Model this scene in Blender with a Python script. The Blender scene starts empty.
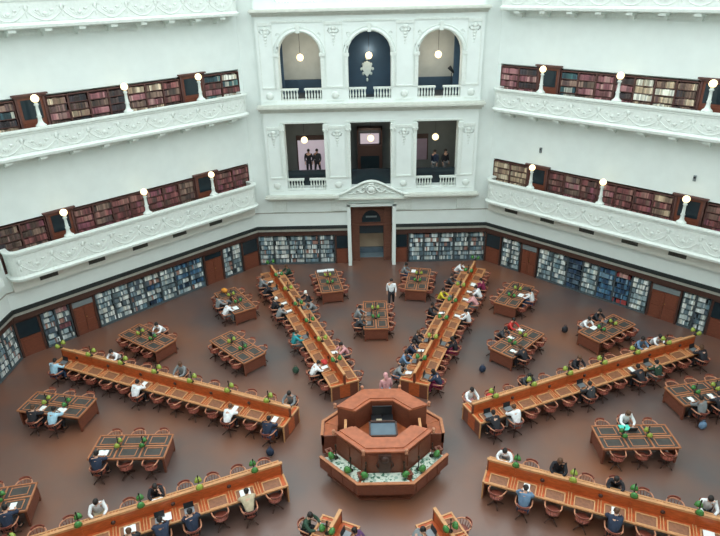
import bpy, bmesh, math, random
from mathutils import Vector, Matrix
random.seed(7)
SC=bpy.context.scene
COL=SC.collection
PI=math.pi; rad=math.radians
T8=math.tan(PI/8); C8=math.cos(PI/8)

# ------------------------------------------------------------------ materials
MATS={}
def nmat(name,col,rough=.6,var=.0,scale=6.,metal=0.,emit=None,es=0.,spec=.5,col2=None,stretch=(1,1,1),detail=4,alpha=None):
    m=bpy.data.materials.new(name); m.use_nodes=True; nt=m.node_tree; b=nt.nodes['Principled BSDF']
    b.inputs['Roughness'].default_value=rough; b.inputs['Metallic'].default_value=metal
    b.inputs['Specular IOR Level'].default_value=spec
    c=(*col,1)
    if var or col2:
        tc=nt.nodes.new('ShaderNodeTexCoord'); mp=nt.nodes.new('ShaderNodeMapping'); mp.inputs['Scale'].default_value=stretch
        no=nt.nodes.new('ShaderNodeTexNoise'); no.inputs['Scale'].default_value=scale; no.inputs['Detail'].default_value=detail
        rp=nt.nodes.new('ShaderNodeValToRGB')
        c2=col2 or tuple(max(0,x*(1-var)) for x in col); c1=col if col2 else tuple(min(1,x*(1+var)) for x in col)
        rp.color_ramp.elements[0].position=.32; rp.color_ramp.elements[1].position=.68
        rp.color_ramp.elements[0].color=(*c2,1); rp.color_ramp.elements[1].color=(*c1,1)
        nt.links.new(tc.outputs['Object'],mp.inputs['Vector']); nt.links.new(mp.outputs['Vector'],no.inputs['Vector'])
        nt.links.new(no.outputs['Fac'],rp.inputs['Fac']); nt.links.new(rp.outputs['Color'],b.inputs['Base Color'])
    else: b.inputs['Base Color'].default_value=c
    if emit: b.inputs['Emission Color'].default_value=(*emit,1); b.inputs['Emission Strength'].default_value=es
    MATS[name]=m; return m
def S(r,g,b):  # sRGB 0-255 -> linear
    f=lambda x:(x/255/12.92) if x/255<=.04045 else ((x/255+.055)/1.055)**2.4
    return (f(r),f(g),f(b))
M_white=nmat('white_plaster',S(222,230,226),.75,.025,1.5)
M_relief=nmat('white_relief_plaster',S(216,223,217),.7,.05,9)
M_cream=nmat('cream_frieze_plaster',S(212,213,204),.75,.04,3)
M_floor=nmat('brown_floor',S(126,80,56),.34,.0,.2,col2=S(80,75,76),detail=10,spec=1.0)
M_darkband=nmat('dark_green_band',S(34,42,42),.5,.2,5)
M_molding=nmat('pale_grey_moulding',S(165,165,155),.6,.1,5)
M_dwood=nmat('dark_brown_wood',S(70,44,36),.5,.25,8,stretch=(1,1,4))
M_rwood=nmat('red_brown_wood',S(114,62,44),.45,.2,8,stretch=(1,1,5))
M_owood=nmat('orange_brown_wood',S(180,86,42),.4,.22,5,stretch=(1,1,4))
M_table=nmat('tabletop_wood',S(158,84,48),.4,.2,5)
M_trail=nmat('table_rail_wood',S(178,116,80),.45,.12,9)
M_tan=nmat('tan_worn_wood',S(196,142,96),.45,.12,9)
M_slopei=nmat('writing_slope_leather',S(132,84,56),.5,.2,9)
M_leather=nmat('dark_olive_leather',S(66,62,58),.5,.2,7)
M_chair=nmat('chair_wood',S(132,70,56),.4,.2,12)
M_chairrim=nmat('worn_chair_rim',S(190,130,100),.45,.15,12)
M_metal=nmat('dark_bronze_metal',S(52,48,40),.4,.1,12,metal=.6)
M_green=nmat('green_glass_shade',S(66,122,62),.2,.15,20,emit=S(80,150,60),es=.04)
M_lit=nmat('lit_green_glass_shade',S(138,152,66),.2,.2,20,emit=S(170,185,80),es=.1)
M_globe=nmat('glowing_globe',S(255,240,205),.3,emit=S(255,226,170),es=2.2)
M_brass=nmat('brass_collar',S(170,130,70),.35,.1,10,metal=.7)
M_glassdk=nmat('dark_glass',S(34,46,52),.15,.1,3)
M_sign=nmat('grey_sign',S(120,128,130),.4,.05,3)
M_navy=nmat('dark_navy_wall',S(48,72,92),.6,.08,2)
M_greyroom=nmat('grey_room_wall',S(176,180,176),.8,.06,2)
M_greydk=nmat('dark_grey_room_wall',S(120,124,122),.8,.06,2)
M_beige=nmat('beige_room_wall',S(170,152,130),.8,.06,2)
M_roomfloor=nmat('room_floor',S(60,66,70),.5,.1,3)
M_bluefloor=nmat('blue_grey_carpet',S(104,124,134),.8,.1,3)
M_lilac=nmat('lilac_glow_panel',S(205,190,202),.6,.03,3,emit=S(228,214,226),es=.38)  # glow added to the colour to stand for light from the room beyond
M_mauve=nmat('mauve_panel',S(168,146,162),.7,.05,3)
M_paper=nmat('white_paper',S(236,238,236),.7,.02,8)
M_screen=nmat('grey_blue_screen',S(92,108,120),.25,.08,3)
M_laptop=nmat('laptop_shell',S(120,124,128),.35,.05,9,metal=.4)
M_black=nmat('black_plastic',S(30,32,36),.45,.1,9)
M_vent=nmat('dark_vent',S(62,64,58),.6,.1,9)
M_case=nmat('bookcase_wood',S(70,80,84),.6,.2,9)
M_gcase=nmat('gallery_bookcase_wood',S(86,54,48),.6,.2,9)
M_skin=nmat('skin_light',S(206,160,136),.55,.05,12)
M_skin2=nmat('skin_brown',S(150,104,78),.55,.05,12)
M_hair=nmat('dark_hair',S(34,28,26),.6,.2,30)
M_hairb=nmat('brown_hair',S(92,62,42),.6,.2,30)
M_hairw=nmat('white_cap_cloth',S(230,230,226),.7,.03,20)
def tint_mat(nm,c): return nmat(nm,S(*c),.8,.12,10)
CL={k:tint_mat('cloth_'+k,v) for k,v in dict(white=(232,234,236),black=(36,36,42),grey=(128,132,134),navy=(38,50,72),blue=(104,132,160),
    lightblue=(166,204,222),teal=(46,150,158),yellow=(206,190,52),magenta=(140,40,80),pink=(214,156,158),red=(196,56,52),beige=(190,174,146),
    green=(46,74,58),purple=(92,58,100),jeans=(60,80,110),darkgrey=(60,62,66),aqua=(80,200,180)).items()}
# display paper: mottled white and green sheets
m=nmat('display_sheets',S(205,212,196),.5); nt=m.node_tree; b=nt.nodes['Principled BSDF']
v=nt.nodes.new('ShaderNodeTexVoronoi'); v.inputs['Scale'].default_value=12; tc=nt.nodes.new('ShaderNodeTexCoord'); rp=nt.nodes.new('ShaderNodeValToRGB')
rp.color_ramp.interpolation='CONSTANT'; e=rp.color_ramp.elements; e[0].color=(*S(70,110,90),1); e[1].position=.3; e[1].color=(*S(206,214,200),1)
k=e.new(.72); k.color=(*S(150,175,160),1)
nt.links.new(tc.outputs['Object'],v.inputs['Vector']); nt.links.new(v.outputs['Color'],rp.inputs['Fac']); nt.links.new(rp.outputs['Color'],b.inputs['Base Color'])
M_disp=m
# books coloured by their own attribute
m=nmat('book_cloth',(.5,.5,.5),.65); nt=m.node_tree; at=nt.nodes.new('ShaderNodeAttribute'); at.attribute_name='Col'
nt.links.new(at.outputs['Color'],nt.nodes['Principled BSDF'].inputs['Base Color']); M_book=m

# ------------------------------------------------------------------ mesh helpers
class MB:
    def __init__(s): s.v=[]; s.f=[]; s.mi=[]; s.sm=[]; s.col=[]
    def add(s,vs,fs,mi=0,M=None,smooth=False,col=None):
        o=len(s.v)
        for p in vs:
            p=Vector(p); s.v.append(tuple(M@p) if M is not None else tuple(p))
            if col is not None: s.col.append(col)
        for f in fs: s.f.append(tuple(i+o for i in f)); s.mi.append(mi); s.sm.append(smooth)
        return s
    def box(s,x0,x1,y0,y1,z0,z1,mi=0,M=None,col=None):
        vs=[(x,y,z) for z in (z0,z1) for y in (y0,y1) for x in (x0,x1)]
        return s.add(vs,[(0,2,3,1),(4,5,7,6),(0,1,5,4),(2,6,7,3),(0,4,6,2),(1,3,7,5)],mi,M,False,col)
    def prism(s,pts,z0,z1,mi=0,M=None):   # polygon in xy
        n=len(pts); vs=[(x,y,z0) for x,y in pts]+[(x,y,z1) for x,y in pts]
        fs=[tuple(range(n-1,-1,-1)),tuple(range(n,2*n))]+[(i,(i+1)%n,n+(i+1)%n,n+i) for i in range(n)]
        return s.add(vs,fs,mi,M)
    def lathe(s,prof,n=12,mi=0,M=None,smooth=True):
        vs=[];fs=[]
        for r,z in prof:
            for k in range(n): a=2*PI*k/n; vs.append((r*math.cos(a),r*math.sin(a),z))
        for j in range(len(prof)-1):
            for k in range(n): fs.append((j*n+k,j*n+(k+1)%n,(j+1)*n+(k+1)%n,(j+1)*n+k))
        fs.append(tuple(range(n-1,-1,-1))); q=(len(prof)-1)*n; fs.append(tuple(range(q,q+n)))
        return s.add(vs,fs,mi,M,smooth)
    def ball(s,c,r,mi=0,n=10,m=7,M=None,sc=(1,1,1)):
        pr=[]; 
        for j in range(m+1):
            t=-PI/2+PI*j/m; pr.append((max(.0005,r*math.cos(t)),r*math.sin(t)))
        T=Matrix.Translation(c)@Matrix.Diagonal((*sc,1))
        if M is not None: T=M@T
        return s.lathe(pr,n,mi,T)
    def tube(s,pts,r,n=6,mi=0,M=None,closed=False):
        pts=[Vector(p) for p in pts]; N=len(pts); vs=[];fs=[]
        rs=r if isinstance(r,(list,tuple)) else [r]*N
        up=Vector((0,0,1))
        for i,p in enumerate(pts):
            a=pts[(i-1)%N] if (i>0 or closed) else p; b=pts[(i+1)%N] if (i<N-1 or closed) else p
            t=(b-a).normalized(); u=up if abs(t.dot(up))<.95 else Vector((1,0,0))
            x=t.cross(u).normalized(); y=x.cross(t)
            for k in range(n): q=2*PI*k/n; vs.append(p+(x*math.cos(q)+y*math.sin(q))*rs[i])
        for i in range(N if closed else N-1):
            j=(i+1)%N
            for k in range(n): fs.append((i*n+k,i*n+(k+1)%n,j*n+(k+1)%n,j*n+k))
        if not closed: fs+= [tuple(range(n-1,-1,-1)),tuple(range((N-1)*n,N*n))]
        return s.add(vs,fs,mi,M,True)
    def sweep(s,path,prof,mi=0,M=None,closed=False):   # path: plan points (x,y); prof: closed polygon (offset to the left normal, z)
        N=len(path); n=len(prof); vs=[];fs=[]; P=[Vector((*p,0)) for p in path]
        for i in range(N):
            d1=(P[i]-P[i-1]).normalized() if (i>0 or closed) else None
            d2=(P[(i+1)%N]-P[i]).normalized() if (i<N-1 or closed) else None
            if d1 is None: d1=d2
            if d2 is None: d2=d1
            n1=Vector((-d1.y,d1.x,0)); n2=Vector((-d2.y,d2.x,0)); nn=(n1+n2).normalized(); k=1/max(.35,nn.dot(n1))
            for o,z in prof: q=P[i]+nn*(o*k); vs.append((q.x,q.y,z))
        for i in range(N if closed else N-1):
            j=(i+1)%N
            for a in range(n): fs.append((i*n+a,j*n+a,j*n+(a+1)%n,i*n+(a+1)%n))
        if not closed: fs+=[tuple(range(n)),tuple(range(N*n-1,(N-1)*n-1,-1))]
        return s.add(vs,fs,mi,M)
    def mesh(s,name,mats):
        me=bpy.data.meshes.new(name); me.from_pydata(s.v,[],s.f)
        for m in (mats if isinstance(mats,(list,tuple)) else [mats]): me.materials.append(m)
        me.polygons.foreach_set('material_index',s.mi); me.polygons.foreach_set('use_smooth',s.sm)
        if s.col:
            a=me.color_attributes.new('Col','FLOAT_COLOR','POINT')
            for i,c in enumerate(s.col): a.data[i].color=(*c,1)
        bm=bmesh.new(); bm.from_mesh(me); bmesh.ops.recalc_face_normals(bm,faces=bm.faces); bm.to_mesh(me); bm.free()
        me.update(); return me
    def build(s,name,mats,parent=None,M=None): return link(name,s.mesh(name,mats),parent,M)
def link(name,me,parent=None,M=None):
    o=bpy.data.objects.new(name,me); COL.objects.link(o)
    if parent: o.parent=parent
    if M is not None: o.matrix_basis=M
    return o
def tag(o,label=None,cat=None,group=None,kind=None):
    if label: o['label']=label
    if cat: o['category']=cat
    if group: o['group']=group
    if kind: o['kind']=kind
    return o
def thing(name,M,label,cat,group=None):
    o=bpy.data.objects.new(name,None); COL.objects.link(o); o.matrix_basis=M; o.empty_display_size=.2
    return tag(o,label,cat,group)
def struct(name,mb,mats,M=None,parent=None):
    o=mb.build(name,mats,parent,M)
    if not parent: o['kind']='structure'
    return o
def dup(src,M,label=None,group=None,cat=None):
    r=src.copy(); COL.objects.link(r); r.matrix_basis=M
    if label: r['label']=label
    if group: r['group']=group
    for ch in src.children:
        c=ch.copy(); COL.objects.link(c); c.parent=r
        for g in ch.children:
            d=g.copy(); COL.objects.link(d); d.parent=c
    return r
def first_or_dup(proto,M,label,group=None):
    if not proto.get('_used'):
        proto['_used']=1; proto.matrix_basis=M; proto['label']=label
        if group: proto['group']=group
        return proto
    r=dup(proto,M,label,group); return r
TR=Matrix.Translation
def RZ(a): return Matrix.Rotation(a,4,'Z')
# wall frame: local x = s (to the right seen from the room's centre), local y = outward, z up
def WF(deg,A=0.): a=rad(deg); return RZ(a-PI/2)@TR((0,A,0))
# radial frame at azimuth deg: point (r,w) ; object facing
def RP(deg,r,w,z=0): a=rad(deg); return Vector((r*math.cos(a)+w*math.sin(a), r*math.sin(a)-w*math.cos(a), z))
ORD=['first','second','third','fourth','fifth','sixth','seventh','eighth','ninth','tenth','eleventh','twelfth','thirteenth']

# ------------------------------------------------------------------ room shell
A0=17.4
WALLS={90:'far',135:'left_rear',45:'right_rear',180:'left',0:'right',225:'left_near',315:'right_near',270:'near'}
ROOF=23.0
GAL={1:(4.36,4.6,5.84),2:(9.8,9.98,11.08),3:(15.02,15.2,16.3)}
mb=MB(); Rf=19.6/C8
mb.prism([(Rf*math.cos(rad(22.5+45*k)),Rf*math.sin(rad(22.5+45*k))) for k in range(8)],-.3,0)
struct('floor',mb,M_floor)
def hw(A): return A*T8
def wallbox(mb,A1,A2,z0,z1,s0=None,s1=None,mi=0):   # mitred slab between apothems
    a0=-hw(A1) if s0 is None else s0; a1=hw(A1) if s1 is None else s1
    b0=-hw(A2) if s0 is None else s0; b1=hw(A2) if s1 is None else s1
    mb.prism([(a0,A1),(a1,A1),(b1,A2),(b0,A2)],z0,z1,mi)
for deg,nm in WALLS.items():
    mb=MB()
    if deg==90:
        for z0,z1 in ((2.75,ROOF),):
            wallbox(mb,A0,17.9,z0,z1,s0=None,s1=-6.2); mb.v  # left strip
            wallbox(mb,A0,17.9,z0,z1,s0=6.2,s1=None)
        wallbox(mb,A0,17.9,2.75,4.6,-6.2,-1.3); wallbox(mb,A0,17.9,2.75,4.6,1.3,6.2); wallbox(mb,A0,17.9,4.02,4.6,-1.3,1.3)
        wallbox(mb,17.95,18.1,0,2.75,None,-1.5); wallbox(mb,17.95,18.1,0,2.75,1.5,None)
        wallbox(mb,A0,17.9,16.6,ROOF,-6.2,6.2)
    elif deg in (180,0):
        wallbox(mb,17.95,18.1,0,2.75); wallbox(mb,A0,18.1,2.75,ROOF); mb.box(-6.2,6.2,17.08,A0,4.6,16.6)
        for z0,z1 in ((4.55,4.92),(9.85,10.32),(14.95,15.32)): mb.box(-6.3,6.3,16.72,17.1,z0,z1)
    elif deg in (135,45):
        wallbox(mb,17.95,18.1,0,2.75)
        wallbox(mb,A0,18.1,2.75,GAL[1][1])
        for g in (1,2,3):
            d=GAL[g][1]; top=d+2.3; nx=GAL[g+1][1] if g<3 else ROOF
            wallbox(mb,17.8,18.1,d,top); wallbox(mb,A0,18.1,top,nx)
            wallbox(mb,A0,17.8,d,top,None,-7.0); wallbox(mb,A0,17.8,d,top,7.0,None)
    else:
        A=18.9 if deg==270 else 18.1
        if deg==270: mb.box(-9,9,A,A+.3,0,ROOF)
        else: wallbox(mb,A,A+.2,0,ROOF)
    struct('wall_'+nm,mb,M_white,WF(deg))

# ---- dado bands over the ground-floor bookcases
tn=[0]
def trim(mb,mats,M=None):
    tn[0]+=1; return struct('trim_%d'%tn[0],mb,mats,M)
for deg in (90,135,45,180,0):
    mb=MB()
    segs=[(None,-1.3),(1.3,None)] if deg==90 else [(None,None)]
    for s0,s1 in segs:
        wallbox(mb,17.34,17.9,2.55,2.76,s0,s1,0)      # dark band
        pass
        wallbox(mb,17.4,17.9,2.38,2.55,s0,s1,1)      # pale moulding
        wallbox(mb,17.5,17.95,2.05,2.38,s0,s1,2)      # wood frieze
    trim(mb,[M_darkband,M_molding,M_dwood],WF(deg))
    mb=MB()
    for s0,s1 in ([(None,-1.5),(1.5,None)] if deg==90 else [(None,None)]):
        wallbox(mb,17.37,17.41,3.62,3.68,s0,s1,0)
    trim(mb,[M_molding],WF(deg))

# ---- galleries
def gal_path():
    s=6.86; r=.42; F=16.52; B=17.4
    p=[(-s,B)]
    for k in range(6): a=PI/2*k/5; p.append((-s+r-r*math.cos(a),F+r-r*math.sin(a)))
    for k in range(6): a=PI/2*k/5; p.append((s-r+r*math.sin(a),F+r-r*math.cos(a)))
    p.append((s,B)); return p
PATH=gal_path()
def gallery(deg,g):
    z0,zd,zt=GAL[g]; h=zt-z0
    mb=MB()
    # path runs left to right with the room on its right side => negative offsets reach into the room
    prof=[(.12,z0+.08),(-.06,z0+.02),(-.12,z0+.06),(-.14,z0+.17),(-.06,z0+.22),(-.02,z0+.27),(-.02,zt-.24),(-.05,zt-.2),(-.05,zt-.12),(-.12,zt-.09),(-.12,zt-.01),(-.08,zt),(.16,zt),(.16,zt-.1),(.12,zt-.12)]
    mb.sweep(PATH,prof)
    # swags, rosettes and drops in relief
    n=9; pitch=13.0/n; fz=z0+.3; H=zt-.3-fz; y=16.5
    for i in range(n):
        c=-6.5+pitch*(i+.5)
        mb.tube([(c-pitch/2+pitch*t/10,y,fz+H*(.62-.6*(1-(t/5-1)**2))) for t in range(11)],[.02+.012*math.sin(PI*t/10) for t in range(11)],5,0)
        mb.tube([(c-pitch*.33+pitch*.66*t/8,y,fz+H*(.66-.42*(1-(t/4-1)**2))) for t in range(9)],.014,4,0)
        for q in (-1,0,1): mb.tube([(c+q*.1,y,fz+H*.25),(c+q*.22,y,fz+H*(.62-.08*abs(q)))],.014,4,0)
        for q in (-1,1): mb.tube([(c+q*(pitch/2-.05-.16*math.cos(k*.8)),y,fz+H*.78+.09*math.sin(k*.8)) for k in range(7)],.014,4,0)
        mb.ball((c,y,fz+H*.42),.1,0,8,5,sc=(1,.25,.8))
        for q in (-.28,.28): mb.ball((c+q,y,fz+H*.62),.07,0,6,4,sc=(1.3,.35,.8))
        mb.ball((c-pitch/2,y,fz+H*.75),.09,0,6,4,sc=(1,.4,1.6)); mb.ball((c-pitch/2,y,fz+H*.35),.05,0,6,4,sc=(1,.4,2.4))
    mb.tube([(-6.4,y,fz),(6.4,y,fz)],.016,4,0)
    trim(mb,[M_relief],WF(deg))
    mb=MB(); wallbox(mb,16.6,17.8,zd-.16,zd,-6.6,6.6)
    if g==1:
        mb.box(-6.9,6.9,17.05,17.42,3.72,z0+.02,0); mb.box(-6.9,6.9,16.92,17.42,4.36,z0+.06,0)
    else:
        mb.box(-6.6,6.6,17.2,17.42,z0-.28,z0+.06,0)
        for i in range(9):
            c=-6.5+13.0/9*(i+.5); mb.box(c-.15,c+.15,16.5,17.42,z0-.1,z0+.06,0); mb.box(c-.08,c+.08,16.95,17.42,z0-.3,z0-.1,0)
    trim(mb,[M_cream if g==1 else M_relief],WF(deg))
    if g==1 and deg in(135,45):
        for i,c in enumerate((-5.3,-2.95,-.6,1.75,4.1)):
            v=thing('air_vent',WF(deg)@TR((c,17.03,4.05)),'dark slotted air vent under the lower %s gallery, %s from its left end'%('left' if deg==135 else 'right',ORD[i]),'vent','vents under the lower galleries')
            b_=MB(); b_.box(-.42,.42,-.01,.02,-.11,.11,0); b_.build('grille',M_vent,v)
            b_=MB()
            for k in range(6): b_.box(-.4+k*.14,-.36+k*.14,-.03,-.01,-.1,.1,0)
            b_.build('slat',M_vent,v)
for deg in (135,45):
    for g in (1,2,3): gallery(deg,g)

# globe lamps on the gallery parapets
def globe_post(label,M):
    t=thing('gallery_lamp',M,label,'lamp','globe lamps on the gallery parapets')
    MB().lathe([(.24,0),(.22,.06),(.14,.12),(.1,.2),(.085,.36),(.11,.42),(.08,.48),(.065,.86),(.11,.92),(.075,.97),(.07,1.02)],12).build('post',M_relief,t)
    MB().lathe([(.06,1.0),(.09,1.03),(.06,1.06)],12).build('collar',M_brass,t)
    MB().ball((0,0,1.18),.17,0,16,10).build('globe',M_globe,t)
    return t
gp=None
for deg,wn in ((135,'left'),(45,'right'),(180,'side left'),(0,'side right')):
    for g in (1,2,3):
        for k,s in enumerate((-4.05,0.0,4.02)):
            if deg in (180,0): continue
            if g==3 : continue
            lab='white globe lamp on the %s %s gallery parapet, %s from left'%({1:'lower',2:'middle'}[g],wn,ORD[k])
            M=WF(deg)@TR((s,16.7,GAL[g][2]))
            if gp is None: gp=globe_post(lab,M)
            else: dup(gp,M,lab)

# ------------------------------------------------------------------ bookcases and books
PAL={
 'mag':[(176,190,192),(205,212,210),(120,142,152),(88,108,118),(146,160,160),(74,86,96),(190,196,190),(100,128,140),(222,226,222),(150,112,100)],
 'blue':[(48,84,116),(36,64,92),(70,112,140),(60,96,128),(110,140,158),(30,50,72),(150,168,176)],
 'dkblue':[(38,56,80),(46,70,98),(34,48,64),(60,84,108),(90,110,126)],
 'white':[(214,220,216),(190,202,200),(150,168,172),(226,228,222),(112,134,142),(96,112,118),(204,206,196)],
 'red':[(150,58,56),(170,80,74),(120,50,50),(190,150,140),(60,90,116)],
 'maroon':[(112,64,64),(100,58,58),(128,78,76),(90,56,52),(138,98,90),(80,58,54),(116,68,78),(96,72,64)],
 'rose':[(148,104,106),(136,88,92),(120,74,80),(162,128,122),(104,68,68)],
 'brown':[(98,80,70),(84,66,58),(112,92,80),(70,58,54),(128,104,92),(92,72,70)],
 'tan':[(178,158,132),(160,140,116),(192,176,152),(140,118,98),(120,98,84)],
 'pale':[(210,206,190),(196,188,168),(220,218,206),(176,164,144)],
 'dark':[(52,46,48),(60,54,58),(46,48,54),(74,62,60),(56,44,44)],
 'teal':[(50,76,84),(60,94,96),(40,60,66),(80,110,108),(150,150,140)],
}
def colname(c):
    r,g,b=c; mx=max(c); mn=min(c)
    if mx-mn<28: return 'white' if mx>200 else 'pale grey' if mx>150 else 'grey' if mx>85 else 'black'
    if r==mx and r-b>35: return 'dark red' if r<135 and r-g>30 else 'red' if g<100 else 'tan' if r>150 else 'brown'
    return 'dark blue' if mx<100 else 'slate blue'
CASEM={}
def case_meshes(w,h,n,lowz,key,mat):
    kk=(round(w,3),round(h,3),n,key)
    if kk in CASEM: return CASEM[kk]
    c=MB(); d=.32
    c.box(-w/2,-w/2+.035,0,d,0,h); c.box(w/2-.035,w/2,0,d,0,h); c.box(-w/2+.03,w/2-.03,d-.03,d,0,h); c.box(-w/2,w/2,0,d,h-.05,h)
    sh=MB(); sh.box(-w/2+.035,w/2-.035,.02,d-.03,-.03,0)
    pl=MB(); pl.box(-w/2,w/2,-.02,d-.02,0,lowz-.03)
    r=(c.mesh('carcass',mat),sh.mesh('shelf',mat),pl.mesh('plinth',mat)); CASEM[kk]=r; return r
BOOKSH=[]   # (worldM, localx, z, w, h, d, lean, col, keylabel)
def bookcase(deg,s,w,front,zb,h,n,pal,label,key,mat,bn,lowz=.12,skip=0,group=None):
    M=WF(deg)@TR((s,front,zb))
    t=thing('bookcase',M,label,'bookcase',group)
    c,sh,pl=case_meshes(w,h,n,lowz,key,mat)
    link('carcass',c,t); link('plinth',pl,t)
    pit=(h-.05-lowz)/n
    for k in range(n):
        o=link('shelf',sh,t); o.location=(0,0,lowz+k*pit)
        if k<skip: continue
        x=-w/2+.045; P=PAL[pal[k%len(pal)] if isinstance(pal,(list,tuple)) else pal]; run=0; col=random.choice(P); rh=.8
        row=[]
        while x<w/2-.06:
            if run<=0:
                run=random.choice([1,2,3,4,6]) if key=='g' else random.choice([1,1,2,3]); col=random.choice(P); rh=random.uniform(.78,.95) if key=='g' else random.uniform(.7,.95)
                if key!='g' and random.random()<.06: x+=random.uniform(.04,.12); run=0; continue
            run-=1
            bw=random.uniform(.045,.08) if key=='g' else random.uniform(.05,.1)
            if x+bw>w/2-.04: break
            f=random.uniform(.78,1.28) if key=='g' else random.uniform(.8,1.15); cc=tuple(min(255,q*f) for q in col)
            row.append((x+bw/2,lowz+k*pit+.001,bw*.94,(pit-.035)*rh*random.uniform(.95,1.02),random.uniform(.2,.25),cc,colname(col)))
            x+=bw
        BOOKSH.append((M,row,bn+' '+label_shelf(k,n),deg,s,front,zb+lowz+k*pit))
    return t
def label_shelf(k,n):
    j=n-1-k; return 'top shelf' if j==0 else ORD[j]+' shelf down' 
UP={1:'lower',2:'middle',3:'top'}
# ground floor: list of (s0,s1,ncases,palettes)
def run_cases(deg,s0,s1,n,pals,wn):
    w=(s1-s0)/n
    for i in range(n):
        c=s0+w*(i+.5); nm='the %s bookcase from the left on the %s'%(ORD[runidx[deg]],wn); runidx[deg]+=1
        bookcase(deg,c,w-.01,17.62,0,2.05,6,pals[i%len(pals)],'ground floor bookcase of pale and blue volumes, %s from left on %s'%(ORD[runidx[deg]-1],wn),'l',M_case,nm)
runidx={90:0,135:0,45:0,180:0,0:0}
ORD+=['fourteenth','fifteenth','sixteenth','seventeenth','eighteenth']
run_cases(90,-7.28,-2.4,5,['mag','white',['mag','mag','white'],'mag','mag'],'far wall')
run_cases(90,2.4,7.28,5,['mag','mag','mag',['mag','white'],'mag'],'far wall')
run_cases(135,-6.05,-4.65,2,['mag',['mag','white','rose']],'left rear wall')
run_cases(135,-3.3,3.2,7,['white','white','mag',['blue','mag','white'],'white',['mag','blue'],['mag','blue']],'left rear wall')
run_cases(135,4.62,5.95,2,['mag','white'],'left rear wall')
run_cases(45,-6.05,-4.75,2,['white','white'],'right rear wall')
run_cases(45,-3.5,3.0,7,['white',['white','mag'],'dkblue','white','blue',['red','blue','blue','blue','blue','red'],'white'],'right rear wall')
run_cases(45,4.65,5.95,2,['white','mag'],'right rear wall')
run_cases(180,2.4,7.27,5,['mag','mag','blue','mag','mag'],'left wall')
run_cases(0,-7.27,-2.4,5,['mag','blue','mag','mag','blue'],'right wall')
# gallery cases
GP={(135,2):[['teal','brown'],['brown','tan'],None,['brown','tan','brown','brown'],'brown','dark',['dark','brown'],['rose','brown'],['brown','rose','tan'],'brown',None,['rose','maroon'],['rose','teal']],
}
def gal_cases(deg,g,pals,wn):
    i=0; zd=GAL[g][1]
    for s0,s1,n in ((-7.0,-4.72,2),(-3.38,3.3,7),(4.75,7.0,2)):
        w=(s1-s0)/n
        for k in range(n):
            c=s0+w*(k+.5)
            bookcase(deg,c,w-.005,17.42,zd,2.2 if g==1 else 2.2,6,pals[i],'%s gallery bookcase on the %s side, %s from left'%(UP[g],wn,ORD[i]),'g',M_gcase,'the %s bookcase of the %s %s gallery'%(ORD[i],UP[g],wn),lowz=.1,skip=2)
            i+=1
gal_cases(135,2,[['brown','teal'],['teal','brown','tan','dark'],['brown','tan','brown','rose'],['tan','brown','dark'],['brown','rose'],'dark',['brown','rose','tan'],['rose','brown','tan'],['brown','maroon'],['rose','maroon','teal'],['maroon','teal','pale']],'left')
gal_cases(135,1,['brown',['brown','maroon'],'maroon',['maroon','brown'],'maroon','maroon','maroon','maroon','brown','maroon','maroon'],'left')
gal_cases(45,2,['rose',['rose','dark'],['teal','brown','teal'],['brown','rose'],'rose',['rose','dark'],['tan','pale'],['pale','tan'],['brown','tan'],['tan','brown'],['blue','tan','brown']],'right')
gal_cases(45,1,['tan','tan','maroon',['rose','brown'],'maroon',['rose','maroon'],'maroon','maroon',['maroon','tan'],'maroon','maroon'],'right')

# camera
cam_d=dict(loc=(-0.647,-17.344,16.461),yaw=-0.241,pitch=25.725,roll=-1.295,f=590.377)
yw,pt,rl=(rad(cam_d[k]) for k in('yaw','pitch','roll'))
fw=Vector((math.sin(yw)*math.cos(pt),math.cos(yw)*math.cos(pt),-math.sin(pt)))
rt=Vector((math.cos(yw),-math.sin(yw),0)); upv=rt.cross(fw)
r2=rt*math.cos(rl)+upv*math.sin(rl); u2=-rt*math.sin(rl)+upv*math.cos(rl)
cam=bpy.data.cameras.new('camera'); co=bpy.data.objects.new('camera',cam); COL.objects.link(co)
cam.sensor_width=36; cam.sensor_fit='HORIZONTAL'; cam.lens=cam_d['f']/720*36; cam.clip_end=200; cam.clip_start=.05
R3=Matrix((r2,u2,-fw)).transposed().to_4x4(); co.matrix_world=TR(cam_d['loc'])@R3
SC.camera=co
def proj(P):
    v=Vector(P)-Vector(cam_d['loc']); z=v.dot(fw); return 360+cam_d['f']*v.dot(r2)/z, 268-cam_d['f']*v.dot(u2)/z, z

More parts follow.
